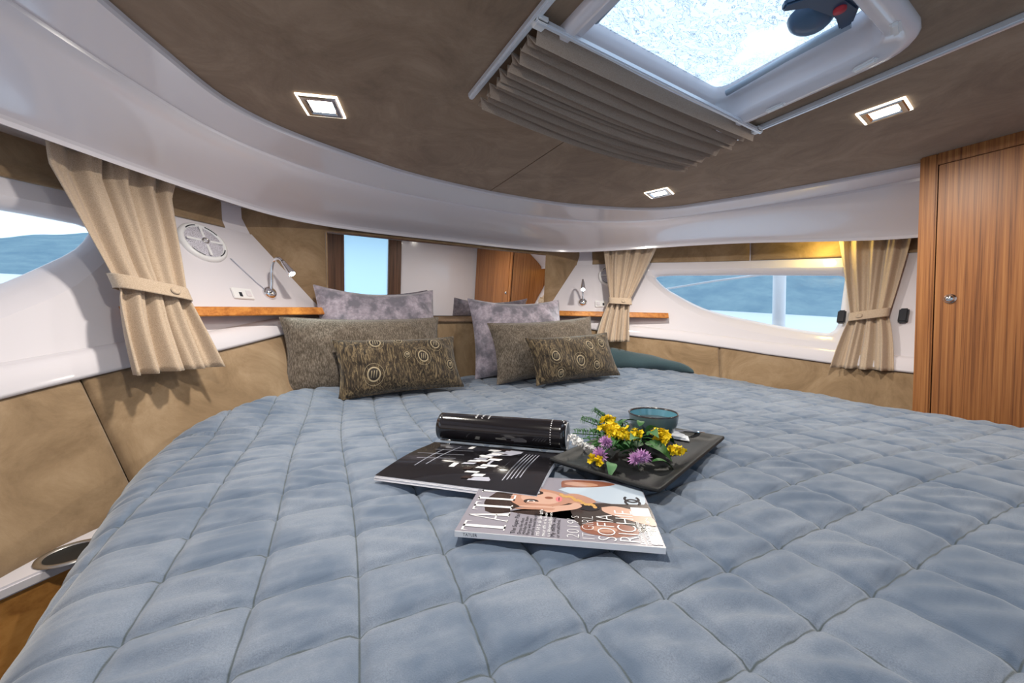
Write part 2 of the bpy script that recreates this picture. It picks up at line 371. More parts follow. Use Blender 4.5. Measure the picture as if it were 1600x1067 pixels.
# ------------------------------------------------------------------ ceiling: two suede panels with a centre seam and hatch opening
rim = [(0, 1.625), (.25, 1.612), (.485, 1.575), (.8, 1.47), (.975, 1.355), (1.095, 1.16), (1.20, .95), (1.315, .68), (1.385, .46), (1.42, .1), (1.43, -.55)]
A = catmull(rim, 8)
HX0, HX1, HY0, HY1 = -.29, .355, .30, .73     # hatch opening
ce = empty('ceiling'); struct(ce)
for side, xe in ((-1, HX0), (1, HX1)):
    g = .0022 * side
    pts = [(side * x, y) for x, y in A]; pts[0] = (g, pts[0][1])
    pts += [(g, -.55), (g, HY0), (xe, HY0), (xe, HY1), (g, HY1)]
    pts = [p for i, p in enumerate(pts) if i == 0 or (abs(p[0] - pts[i - 1][0]) + abs(p[1] - pts[i - 1][1])) > 1e-4]
    bm = bmesh.new(); vs = [bm.verts.new((x, y, CEIL)) for x, y in pts]; f = bm.faces.new(vs)
    r = bmesh.ops.extrude_face_region(bm, geom=[f]); bmesh.ops.translate(bm, vec=(0, 0, .012), verts=[v for v in r['geom'] if isinstance(v, bmesh.types.BMVert)])
    frombm('ceiling_panel', bm, M_ceil, ce)
# deck above, around the hatch
for c_, s_ in (((0, -.31, 1.835), (4.2, 1.22, .05)), ((0, 1.48, 1.835), (4.2, 1.50, .05)), ((-1.195, .515, 1.835), (1.81, .43, .05)), ((1.2275, .515, 1.835), (1.745, .43, .05))):
    box('deck', c_, s_, M_white, ce, 0)
# moulded cornice between ceiling panel and hull
Bc = catmull([(0, 2.12, 1.675), (.4, 2.12, 1.675), (.7, 2.085, 1.675), (.9, 2.0, 1.675), (1.09, 1.83, 1.675), (1.24, 1.67, 1.675), (1.4, 1.47, 1.672), (1.55, 1.22, 1.655), (1.65, .95, 1.62), (1.70, .6, 1.572), (1.71, .3, 1.56), (1.71, -.55, 1.55)], 10)
def resample(P, n, key=None):
    P = np.array(P); d = np.r_[0, np.cumsum(np.linalg.norm(np.diff(P, axis=0), axis=1))]; t = np.linspace(0, d[-1], n)
    return np.stack([np.interp(t, d, P[:, i]) for i in range(P.shape[1])], 1)
A2 = resample(A, 90); B2 = resample(Bc, 90)
A2 = np.vstack([A2[:0:-1] * [-1, 1], A2]); B2 = np.vstack([B2[:0:-1] * [-1, 1, 1], B2])
PR = [(-.010, 0, 1), (-.010, -.010, 1), (-.004, -.016, 1), (.10, -.020, 0), (.22, -.024, 0), (.33, -.027, 0), (.335, .06, 2), (.38, .20, 2), (.46, .34, 2), (.57, .48, 2), (.70, .63, 2), (.83, .78, 2), (.94, .92, 2), (.985, 1, 2), (1.0, 1.08, 2), (1.0, 1.2, 2), (.985, 1.24, 2)]
rows = []
for (ax, ay), (bx, by, bz) in zip(A2, B2):
    r = []; dx, dy = bx - ax, by - ay; l = math.hypot(dx, dy); drop = CEIL - bz
    for h, z, k in PR:
        if k == 1: r.append((ax + dx / l * h, ay + dy / l * h, CEIL + z))
        elif k == 0: r.append((ax + dx * h, ay + dy * h, CEIL + z * 1.0))
        else: r.append((ax + dx * h, ay + dy * h, CEIL - .03 - (drop - .03) * z if z <= 1 else bz - (z - 1) * .1))
    # underside back to the hull
    r.append((bx + dx / l * .10, by + dy / l * .10, bz + .012)); r.append((bx + dx / l * .34, by + dy / l * .34, bz + .055))
    rows.append(r)
cor = gridmesh('trim_1', np.array(rows), M_gel); cor.data.set_sharp_from_angle(angle=.38); struct(cor, 'glossy white moulded cornice curving around the cabin ceiling')

# ------------------------------------------------------------------ mirror and headboard ledge
mr = tag(empty('wall_mirror', (0, FRONT_Y, 1.2)), 'wide frameless mirror on the bow wall above the pillows', 'mirror')
pts = [(-.665, 1.215), (.665, 1.215), (.665, 1.622), (-.665, 1.622)]
ang = math.radians(-.9)
tilt_ = math.tan(math.radians(5.0))
me_ = pyd('glass', [(x * math.cos(ang), -.008 - (z - 1.215) * tilt_ + x * math.sin(ang) * 1.0, z - 1.2) for x, z in pts], [(0, 1, 2, 3)], M_mirror, mr)
md = me_.modifiers.new('thickness', 'SOLIDIFY'); md.thickness = .004; md.offset = -1
box('edge_trim', (0, -.026, .425), (1.335, .052, .006), M_dark_wood, mr, .001)
for sx in (-1, 1): prism('edge_trim', [(-.004, .0), (-.012, .0), (-.048, .41), (-.004, .41)], -.003, .003, M_suede, mr).data.transform(Matrix(((0, 0, 1, sx * .668), (1, 0, 0, 0), (0, 1, 0, .015), (0, 0, 0, 1))))
hb = tag(empty('headboard', (0, 2.08, .8)), 'brown suede headboard box with a ledge between the pillow stacks', 'headboard')
box('front_board', (0, -.02, .20), (.80, .03, .36), M_suede, hb, .01); box('top_rail', (0, -.03, .385), (.80, .05, .02), M_ceil, hb, .006); box('back_board', (0, .03, .29), (.80, .015, .24), M_ceil, hb, .004)

# ------------------------------------------------------------------ berth base and quilt
E_p = fn([.3, .5, .72, .88, 1.06, 1.15, 1.24, 1.4], [.90, .915, .912, .905, .878, .85, .825, .82])
E_s = fn([.3, .6, .8, .94, 1.1, 1.35, 1.61, 1.89, 2.17], [.88, .89, .89, .89, .875, .845, .812, .768, .735])
poly = [(-1.09, -.35, .83), (-1.10, .2, .83), (-1.135, .6, .835), (-1.165, .95, .835), (-1.19, 1.2, .83)]
for s in (1.18, 1.06, .95, .85, .72, .6, .5):
    p = HP(-1, s, E_p(s), .028); poly.append((p.x, p.y, E_p(s)))
poly += [(-.5, 2.035, .88), (-.2, 2.035, .865), (.2, 2.035, .865), (.5, 2.035, .87)]
for s in (.5, .65, .8, .94, 1.1, 1.22, 1.35, 1.48, 1.61, 1.75, 1.89, 2.03, 2.15):
    p = HP(1, s, E_s(s), .028); poly.append((p.x, p.y, E_s(s)))
poly += [(1.295, .46, .765), (1.295, .33, .745), (1.295, .18, .70), (1.29, -.35, .68)]
PO = np.array(poly); nP = len(PO)
step = .0052
gx = np.arange(-1.5, 1.75, step); gy = np.arange(-.5, 2.2, step); GX, GY = np.meshgrid(gx, gy, indexing='ij'); X = GX.ravel(); Y = GY.ravel()
inside = np.zeros(X.shape, bool); best = np.full(X.shape, 9.0); BX = np.zeros_like(X); BY = np.zeros_like(X); BZ = np.zeros_like(X)
for i in range(nP):
    x0, y0, z0 = PO[i]; x1, y1, z1 = PO[(i + 1) % nP]
    c_ = ((y0 > Y) != (y1 > Y)) & (X < (x1 - x0) * (Y - y0) / (y1 - y0 + 1e-12) + x0); inside ^= c_
    dx, dy = x1 - x0, y1 - y0; t = np.clip(((X - x0) * dx + (Y - y0) * dy) / (dx * dx + dy * dy), 0, 1)
    px, py = x0 + t * dx, y0 + t * dy; d = np.hypot(X - px, Y - py); k = d < best
    best[k] = d[k]; BX[k] = px[k]; BY[k] = py[k]; BZ[k] = (z0 + t * (z1 - z0))[k]
e1 = np.array((.991, -.134)); e2 = np.array((.134, .991))
wob = .012 * np.sin(3.1 * X + 1.7 * Y + .5) + .008 * np.sin(5.3 * Y - 2.2 * X)
qa = (X * e1[0] + Y * e1[1] + .987 + wob) / .114; qb = (X * e2[0] + Y * e2[1] - .506 - wob * .7) / .1005
da = np.abs(qa - np.round(qa)) * .114; db = np.abs(qb - np.round(qb)) * .1005
stitch = -.0055 * np.exp(-(da / .0055) ** 2) - .0055 * np.exp(-(db / .0055) ** 2)
puff = .0065 * np.power(np.clip(np.sin(np.pi * (qa % 1)) * np.sin(np.pi * (qb % 1)), 0, 1), .38)
ci = np.floor(qa) * 12.9898 + np.floor(qb) * 78.233; ph = (np.sin(ci) * 43758.5453) % 1 * 6.28; am = (np.sin(ci * 1.7) * 9631.7) % 1
cellw = np.clip(np.sin(np.pi * (qa % 1)) * np.sin(np.pi * (qb % 1)), 0, 1) ** .6
wr = .0034 * (.25 + am) * cellw * np.sin(2 * np.pi * (X * .45 + Y * .9) / .042 + ph + 2.2 * np.sin(X * 23 + ph)) + .0006 * cellw * np.sin(2 * np.pi * (X * .2 + Y) / .017 + ph * 2 + 2 * np.sin(X * 31))
big = .006 * np.sin(2.6 * X + .8) * np.sin(3.2 * Y + .3) + .004 * np.sin(7 * X + 2 * Y)
r0 = .075
topz = .842 + (BZ - .842) * np.exp(-(best / .20) ** 2) + big
zin = topz + stitch + puff + wr
dd = np.clip(best, 0, r0); zin = zin - (r0 - np.sqrt(np.maximum(r0 ** 2 - (r0 - dd) ** 2, 0)))
skirt = best
nxo = (X - BX) / np.maximum(best, 1e-6); nyo = (Y - BY) / np.maximum(best, 1e-6)
hang = np.clip(skirt, 0, .30)
outw = .010 * np.sin(2 * np.pi * (BX * 3 + BY * 4)) * (hang / .3)
XX = np.where(inside, X, BX + nxo * (.004 + outw)); YY = np.where(inside, Y, BY + nyo * (.004 + outw)); ZZ = np.where(inside, zin, BZ - r0 - hang + stitch * .5)
keep = inside | (best < .27)
# only hang down where the berth side is free (port aft); elsewhere just tuck in a little
tuck = (~inside) & ~((BX < -1.0) & (BY < 1.32)) & (best > .06); keep &= ~tuck
idx = -np.ones(len(X), int); idx[keep] = np.arange(keep.sum()); nu, nv = GX.shape
II = np.arange(nu * nv).reshape(nu, nv); q = np.stack([II[:-1, :-1], II[1:, :-1], II[1:, 1:], II[:-1, 1:]], -1).reshape(-1, 4)
q = q[keep[q].all(1)]; q = idx[q]
V = np.stack([XX, YY, ZZ], 1)[keep]
me = D.meshes.new('quilt'); me.vertices.add(len(V)); me.vertices.foreach_set('co', V.ravel().astype(np.float32))
me.loops.add(q.size); me.loops.foreach_set('vertex_index', q.ravel().astype(np.int32)); me.polygons.add(len(q))
me.polygons.foreach_set('loop_start', np.arange(0, q.size, 4, dtype=np.int32)); me.update(calc_edges=True); me.validate()
_at = me.attributes.new('quilting', 'FLOAT_VECTOR', 'POINT'); _at.data.foreach_set('vector', np.stack([qa, qb, qa * 0], 1)[keep].ravel().astype(np.float32))
qo = tag(link('quilt', me, M_quilt, None, True), 'blue-grey velour quilt stitched in squares covering the whole berth', 'quilt')
def bedz(x, y):
    i = int(round((x + 1.5) / step)) * nv + int(round((y + .5) / step)); return float(ZZ[i])
bb = prism('berth_base', [(x * .955, y * .955 + .02) for x, y, z in poly], .02, .62, M_white); tag(bb, 'white berth base under the quilt', 'berth')

# dark bedding rolled along the starboard side behind the pillows
P = []
path = catmull([(.76, 1.93), (.90, 1.76), (1.03, 1.60), (1.13, 1.47), (1.20, 1.36)], 6)
for i, (x, y) in enumerate(path):
    t = i / (len(path) - 1); h = .13 * (1 - t) ** .7 + .02; wv = .10 * (1 - .55 * t)
    nrm = Vector((.66, .75, 0)); row = []
    for a in np.linspace(0, 2 * math.pi, 20, endpoint=False):
        rr_ = 1 + .06 * math.sin(3 * a + 9 * t) + .05 * math.sin(7 * t * 3 + a)
        row.append((x + nrm.x * wv * (math.cos(a) - .35) * rr_, y + nrm.y * wv * (math.cos(a) - .35) * rr_, .862 + h * .5 + h * .62 * math.sin(a) * rr_))
    P.append(row)
tag(gridmesh('folded_blanket', np.array(P), M_under, None, True, False, True), 'dark teal blanket tucked along the starboard wall beside the pillows', 'blanket')

# port bedside ledge with cup holder
lg = tag(empty('side_ledge', (-1.3, 1.085, .70)), 'white ledge with wooden front at the foot of the port wall', 'ledge')
prism('top', [(-.15, -.22), (-.01, -.075), (.14, .075), (.14, .35), (-.15, .35)], -.022, 0, M_gel, lg, .004)
prism('wood_front', [(-.145, -.205), (-.01, -.062), (.13, .08), (.13, .34), (-.145, .34)], -.69, -.024, M_floor, lg)
ch = tag(empty('cup_holder', (-1.243, 1.10, .70)), 'round steel cup holder sunk into the white port ledge', 'cup holder')
lathe('rim', [(.052, .001), (.051, .004), (.043, .004), (.040, .0015)], M_steel, ch); lathe('well_shade', [(.040, .002), (.039, .0012), (.0, .0011)], M_hole, ch)  # flat black disc paints the shade inside the holder

# ------------------------------------------------------------------ starboard locker
lk = tag(empty('locker', (1.31, .46, 0)), 'tall teak locker with a framed door and chrome knob at the right', 'locker')
bodyd = .98
box('side_panel', (.26, -.012, .90), (.50, .024, 1.79), M_teak, lk, .002)
box('stile', (.012, -.024, .90), (.024, .048, 1.79), M_teak, lk, .004)
box('stile', (.012, -.93, .90), (.024, .10, 1.79), M_teak, lk, .002)
box('top_rail', (.012, -.465, 1.773), (.024, .834, .044), M_teak, lk, .002)
box('bottom_rail', (.012, -.465, .36), (.024, .834, .64), M_teak, lk, .002)
box('back_panel', (.10, -.47, .9), (.02, .93, 1.75), M_dark_wood, lk, 0)
dv = box('door', (.010, -.4645, 1.216), (.024, .825, 1.064), M_teakd, lk, .002)
kn = lathe('knob', [(.0, .012), (.010, .0115), (.012, .008), (.012, .004), (.017, .003), (.018, 0)], M_chrome, dv, 24, Matrix.Translation((-.003, -.092, 1.235)) @ Matrix.Rotation(-math.pi / 2, 4, 'Y'))

# ------------------------------------------------------------------ shelves, lamps, sockets, speakers (both sides)
SIDE = {-1: 'port', 1: 'starboard'}
for sd in (-1, 1):
    w_ = SIDE[sd]
    # shelf
    S = np.linspace(.37, 1.12, 26); top = 1.245; bot = 1.208
    rows = []
    for s in S:
        t = (s - .37) / .75; dep = .115 - .06 * t; zt = 1.250 - .028 * t; zb = zt - .034; ins0 = -.004
        rows.append([tuple(HP(sd, s, zt, ins0)), tuple(HP(sd, s, zt, dep - .004)), tuple(HP(sd, s, zt - .004, dep)), tuple(HP(sd, s, zb + .004, dep)), tuple(HP(sd, s, zb, dep - .004)), tuple(HP(sd, s, zb, ins0 - .012))])
    R_ = np.array(rows); sh = gridmesh('corner_shelf', R_, M_oak, None, False, False, True)
    n6 = len(S); bm = bmesh.new(); bm.from_mesh(sh.data); bm.verts.ensure_lookup_table()
    bm.faces.new([bm.verts[i] for i in range(6)]); bm.faces.new([bm.verts[(n6 - 1) * 6 + i] for i in range(6)]); bmesh.ops.recalc_face_normals(bm, faces=bm.faces); bm.to_mesh(sh.data); bm.free()
    tag(sh, 'narrow oiled-wood shelf under the reading lamp on the %s wall' % w_, 'shelf', 'corner shelves')
    # reading lamp
    Mx = HM(sd, .59, 1.305); loc = lambda i, zz_, a=0: Mx.translation + Vector((0, 0, zz_)) + (Mx.to_3x3() @ Vector((0, 0, 1))) * i + (Mx.to_3x3() @ Vector((1, 0, 0))) * a
    lp = tag(empty('reading_lamp', Mx.translation), 'chrome gooseneck reading lamp on the %s wall' % w_, 'lamp', 'reading lamps'); iv = Matrix.Translation(-Mx.translation)
    lathe('base', [(.030, 0), (.030, .006), (.026, .016), (.016, .024), (0, .027)], M_chrome, lp, 28, iv @ Mx)
    n_in = Mx.to_3x3() @ Vector((0, 0, 1)); n_h = Vector((n_in.x, n_in.y, 0)).normalized()
    def rp(i, dz): return n_h * i + Vector((0, 0, dz))
    arm = catmull([tuple(rp(.012, .005)), tuple(rp(.018, .05)), tuple(rp(.020, .10)), tuple(rp(.034, .140)), tuple(rp(.062, .150)), tuple(rp(.085, .136))], 7)
    tube('gooseneck', arm, .0062, M_chrome, lp)
    a0, a1 = rp(.083, .138), rp(.135, .078); ax = (a1 - a0).normalized()
    hd = tube('lamp_head', [a0, a0 + ax * .012, a0 + ax * .045, a1 - ax * .004, a1], [.007, .0095, .0125, .0165, .0165], M_chrome, lp, 18)
    lathe('led', [(0, .001), (.0125, .001), (.013, 0)], M_lens_cool, hd, 18, Matrix.Translation(a1) @ ax.to_track_quat('Z', 'Y').to_matrix().to_4x4())
    ld = D.lights.new('reading_lamp_light', 'SPOT'); ld.energy = 2.2; ld.color = (.82, 1, .98); ld.spot_size = 1.7; ld.spot_blend = .6; ld.shadow_soft_size = .01
    lo = D.objects.new('reading_lamp_light', ld); COL.objects.link(lo); lo.parent = lp; lo.location = a1 + ax * .006; lo.rotation_euler = ax.to_track_quat('-Z', 'Y').to_euler()
    # socket plate
    Ms = HM(sd, .715, 1.292); sk = tag(empty('wall_socket', Ms.translation), 'small white socket plate beside the lamp on the %s wall' % w_, 'socket', 'socket plates'); iv = Matrix.Translation(-Ms.translation) @ Ms
    def mb(name, c, s, m, par, bev=.002):
        o = box(name, c, s, m, par, bev); o.data.transform(iv); return o
    mb('plate', (0, 0, .004), (.085, .05, .008), M_white, sk); mb('usb_port', (.012 * sd, -.006, .0085), (.012, .020, .003), M_black, sk, .001); mb('rocker', (-.022 * sd, 0, .009), (.022, .028, .004), M_gel, sk)
    # loudspeaker
    Ms = HM(sd, .785, 1.492); sp = tag(empty('loudspeaker', Ms.translation), 'round white loudspeaker with perforated grille on the %s wall' % w_, 'loudspeaker', 'loudspeakers'); iv = Matrix.Translation(-Ms.translation) @ Ms
    lathe('ring', [(.088, 0), (.088, .006), (.083, .013), (.076, .016), (.071, .014), (.068, .010)], M_white, sp, 48, iv)
    gm = D.materials.get('speaker_grille')
    if gm is None:
        gm = mat('speaker_grille', (.6, .58, .66), .5); vv = N(gm, 'ShaderNodeTexVoronoi'); vv.inputs['Scale'].default_value = 380; L(gm, coords(gm), vv.inputs['Vector'])
        rr2 = ramp(gm, vv.outputs['Distance'], [(.30, (.13, .12, .15)), (.42, (.62, .60, .68))]); L(gm, rr2.outputs[0], B(gm).inputs['Base Color'])
    lathe('grille', [(.069, .010), (.06, .013), (.04, .017), (.02, .019), (0, .0195)], gm, sp, 48, iv)
    for aa in (35, 100, 215, 300):
        a0_, a1_ = math.radians(aa), math.radians(aa + 38)
        P = np.array([[tuple(iv @ Vector((rr_ * math.cos(a), rr_ * math.sin(a), .0158 if rr_ < .072 else .0166))) for rr_ in (.0705, .0745)] for a in np.linspace(a0_, a1_, 12)])
        gridmesh('slot', P, M_black, sp)
    for a in (0, math.pi / 2, math.pi, -math.pi / 2):
        o = box('spoke', (.042 * math.cos(a), .042 * math.sin(a), .0185), (.05, .010, .004), M_white, sp, .001, Matrix.Rotation(a, 3, 'Z')); o.data.transform(iv)
    lathe('emblem', [(.013, .020), (.012, .0225), (.008, .0225), (.0075, .021)], M_steel, sp, 20, iv)
cb = tube('lamp_cable', [HP(-1, s, z, .004) for s, z in ((.70, 1.445), (.67, 1.405), (.63, 1.35), (.60, 1.318))], .0022, M_pgrey)
tag(cb, 'thin grey cable running from the port loudspeaker to the lamp', 'cable')

# ------------------------------------------------------------------ curtains
def curtain(sd, label, top, tie, bot, npl, flip, ins=.05):
    rt = tag(empty('curtain', tuple(HP(sd, (bot[0] + bot[1]) / 2, bot[2], ins))), label, 'curtain', 'tied linen curtains'); o0 = rt.location
    NU, NV = 110, 44; P = np.zeros((NV, NU, 3)); zt, zm, zb = top[2], tie[2], bot[2]
    for j in range(NV):
        v = j / (NV - 1); z = zt + (zb - zt) * v
        if z > zm:
            t = (zt - z) / (zt - zm); e = t ** 1.15; s0 = top[0] + (tie[0] - top[0]) * e; s1 = top[1] + (tie[1] - top[1]) * e; amp = .017 * (1 - t) + .012 * t
        else:
            t = (zm - z) / (zm - zb); e = t ** .75; s0 = tie[0] + (bot[0] - tie[0]) * e; s1 = tie[1] + (bot[1] - tie[1]) * e; amp = .012 + .010 * e
        for i in range(NU):
            u = i / (NU - 1); ph = 2 * math.pi * npl * u + .9 * math.sin(3 * u + 2 * v) + (.6 if flip else 0)
            w = amp * math.sin(ph) + .35 * amp * math.sin(2.3 * ph + 1.3 + 3 * v)
            pinch = .012 * (1 - abs(2 * u - 1) ** 2) * math.exp(-((z - zm) / .07) ** 2)
            gather = .004 * math.sin(2 * math.pi * npl * 2.6 * u) * math.exp(-((zt - z) / .05) ** 2)
            ss = s0 + (s1 - s0) * (u + .012 * math.sin(ph * .5 + 4 * v)); P[j, i] = HP(sd, ss, z, ins + w + pinch + gather) - o0
    c = gridmesh('cloth', P, M_curtain, rt); md = c.modifiers.new('thickness', 'SOLIDIFY'); md.thickness = .002
    # hem line
    zm_ = zm; pts = []; a, b = tie[0] - .006, tie[1] + .006
    for q in np.linspace(0, 2 * math.pi, 40, endpoint=False):
        ss = (a + b) / 2 + (b - a) / 2 * math.copysign(abs(math.cos(q)) ** .6, math.cos(q)); ins_ = ins + .008 + .033 * math.copysign(abs(math.sin(q)) ** .7, math.sin(q)); pts.append((ss, ins_))
    hh = .021
    R_ = np.array([[tuple(HP(sd, ss, zm_ + dz + .16 * (ss - a) * (1 if flip else -.5), i_ + ex) - o0) for ss, i_ in pts] for dz, ex in ((-hh, .000), (-hh, .003), (-hh * .8, .004), (hh * .8, .004), (hh, .003), (hh, 0))])
    tb = gridmesh('tieback', R_, M_curtain, rt, True, False, True)
    sb = a + (b - a) * (.62 if not flip else .3); Mb = HM(sd, sb, zm_ + .16 * (sb - a) * (1 if flip else -.5), 0); nb = Mb.to_3x3() @ Vector((0, 0, 1))
    pb = HP(sd, sb, zm_ + .16 * (sb - a) * (1 if flip else -.5), ins + .046) - o0
    lathe('button', [(.013, 0), (.013, .003), (.009, .005), (.006, .0035), (0, .0035)], M_curtain, tb, 20, Matrix.Translation(pb) @ Mb.to_3x3().to_4x4())
    # track above
    trk = np.array([[tuple(HP(sd, s, zt + dz, ins + di) - o0) for dz, di in ((.0, -.012), (.0, .012), (.012, .012), (.012, -.012))] for s in np.linspace(top[0] - .03, top[1] + .03, 12)])
    gridmesh('track', trk, M_white, rt, False, False, True)
curtain(-1, 'beige linen curtain tied back in front of the port wall', (.90, 1.20, 1.695), (1.005, 1.17, 1.262), (.995, 1.225, 1.03), 4.3, True, .11)
curtain(1, 'beige linen curtain tied back beside the starboard reading lamp', (.73, 1.08, 1.69), (.76, .89, 1.308), (.66, .87, 1.045), 4.6, False, .115)
curtain(1, 'beige linen curtain tied back beside the teak locker', (1.84, 2.085, 1.635), (1.925, 2.05, 1.175), (1.88, 2.10, .925), 4, True)
for s in (1.885, 2.095):
    Ml = HM(1, s, 1.172, .012); o = box('window_latch', (0, 0, 0), (.034, .075, .022), M_black, None, .006); o.data.transform(Ml)
    tag(o, 'black window latch showing on the %s side of the curtain by the locker' % ('forward' if s < 2 else 'aft'), 'latch', 'window latches')
# warm LED strip under the starboard cornice
st = [HP(1, s, htop(s) - .028, .03) for s in np.linspace(1.86, 2.04, 8)]
ws = tag(tube('led_strip', st, .005, M_strip), 'warm yellow LED strip under the cornice above the aft curtain', 'light strip')
ldx = D.lights.new('strip_light', 'POINT'); ldx.energy = 1.7; ldx.color = (1, .76, .18); ldx.shadow_soft_size = .03
lo = D.objects.new('strip_light', ldx); COL.objects.link(lo); lo.location = HP(1, 1.80, 1.61, .12); lo.parent = ws

# ------------------------------------------------------------------ ceiling lights
def downlight(x, y, rz, label, power=LAMP_W):
    t = tag(empty('ceiling_light', (x, y, CEIL), rz), label, 'ceiling light', 'square ceiling lights'); h = .05
    pr = [(h, 0), (h, -.004), (h - .004, -.008), (h - .014, -.008), (h - .02, -.004)]
    R_ = np.array([[(cx * r, cy * r, z) for cx, cy in ((1, 1), (-1, 1), (-1, -1), (1, -1))] for r, z in pr]); gridmesh('bezel', R_, M_chrome, t, False, False, True)
    R2 = np.array([[(cx * r, cy * r, z) for cx, cy in ((1, 1), (-1, 1), (-1, -1), (1, -1))] for r, z in ((h + .0045, -.0005), (h + .0045, -.004), (h, -.005))]); gridmesh('bezel_glow_ring', R2, M_edge, t, False, False, True)  # added glowing ring, throws the halo on the ceiling
    q = h - .02; pyd('diffuser', [(-q, -q, -.004), (q, -q, -.004), (q, q, -.004), (-q, q, -.004)], [(0, 3, 2, 1)], M_lens, t)
    l = D.lights.new('ceiling_light_lamp', 'AREA'); l.energy = power; l.size = .058; l.color = (1, .93, .82)
    lo = D.objects.new('ceiling_light_lamp', l); COL.objects.link(lo); lo.parent = t; lo.location = (0, 0, -.0065)
downlight(-.75, 1.243, math.radians(-20), 'square chrome ceiling light above the port curtain')
downlight(.735, 1.232, math.radians(20), 'square chrome ceiling light nearest the starboard curtain by the bow')
downlight(.728, .418, math.radians(4), 'square chrome ceiling light above the teak locker')
downlight(-.73, .415, math.radians(-4), 'square chrome ceiling light over the port side of the bed')

# ------------------------------------------------------------------ hatch
ht = tag(empty('roof_hatch', (0, 0, CEIL)), 'white-framed roof hatch with rain-covered glass', 'hatch')
def rrect(x0, x1, y0, y1, r, n=7):
    o = []
    for cx, cy, a in ((x1 - r, y1 - r, 0), (x0 + r, y1 - r, 90), (x0 + r, y0 + r, 180), (x1 - r, y0 + r, 270)):
        for q in np.linspace(0, 90, n): o.append((cx + r * math.cos(math.radians(a + q)), cy + r * math.sin(math.radians(a + q))))
    return o
ox0, ox1, oy0, oy1 = -.335, .40, .255, .775
rings = []
for d, r, z in ((0, .09, .0), (0, .09, -.012), (.006, .085, -.02), (.028, .07, -.02), (.034, .065, -.014), (.05, .06, -.012), (.058, .05, .0), (.064, .045, .045), (.075, .04, .05), (.08, .035, .085)):
    rings.append([(x, y, z) for x, y in rrect(ox0 + d, ox1 - d, oy0 + d, oy1 - d, r)])
gridmesh('frame', np.array(rings), M_gel, ht, True, False, True)
gp = rrect(ox0 + .078, ox1 - .078, oy0 + .078, oy1 - .078, .036); pyd('glass', [(x, y, .082) for x, y in gp], [tuple(range(len(gp)))], M_hatchglass, ht)
for x in (ox0 + .10, ox1 - .10): tube('hatch_arm', [(x, .37, .06), (x, .5, .058), (x, .66, .05)], [.012, .009, .009], M_pl, ht)
hl = prism('latch_handle', [(.13, .345), (.24, .335), (.285, .36), (.285, .385), (.235, .375), (.145, .395), (.105, .43), (.09, .415)], .045, .062, M_navy, ht, .004)
lathe('latch_button', [(.012, 0), (.012, -.005), (0, -.006)], M_red, hl, 16, Matrix.Translation((.205, .358, .045)))
P = np.array([[((.215 + .055 * math.cos(a) * r), .415 + .045 * math.sin(a) * r, .072 - .03 * math.sqrt(max(0, 1 - r * r))) for a in np.linspace(0, 2 * math.pi, 24, endpoint=False)] for r in (1, .92, .75, .5, .2, .001)])
gridmesh('latch_dome', P, M_dome, ht, True, False, True)
for x, y, rz in ((.365, .36, 80), (.375, .56, 90), (.27, .283, 10)):
    o = box('frame_clip', (x, y, -.02), (.05, .018, .012), M_white, ht, .005, Matrix.Rotation(math.radians(rz), 3, 'Z'))
# blind and its rails
bl = tag(empty('pleated_blind', (.05, .82, CEIL)), 'taupe pleated blind gathered at the forward end of the hatch', 'blind')
x0, x1 = -.44, .43; P = []
K = 15
for k in range(K * 2 + 1):
    t = k / (K * 2); y = -.155 + .285 * t ** .85; base_ = -.022 - .022 * t; dz = (-.013 if k % 2 else .010) * (1 + .5 * math.sin(k * 1.9))
    P.append([(x0 + (x1 - x0) * u + .008 * math.sin(k * 2.1), y + .006 * math.sin(3 * u + k) + .016 * math.sin(math.pi * u) * t, base_ + dz - .018 * math.sin(math.pi * u) * (t * .8 + .2)) for u in np.linspace(0, 1, 14)])
c = gridmesh('pleats', np.array(P), M_blind, bl, False); md = c.modifiers.new('thickness', 'SOLIDIFY'); md.thickness = .0015
box('pull_bar', (-.005, -.165, -.018), (.90, .012, .014), M_alu, bl, .003)
box('rail', (-.452, -.17, -.009), (.016, .65, .018), M_alu, bl, .004); box('rail', (.435, -.33, -.009), (.016, .75, .018), M_alu, bl, .004)
for x in (-.44, .425): box('end_clip', (x, -.16, -.016), (.03, .03, .016), M_white, bl, .004)

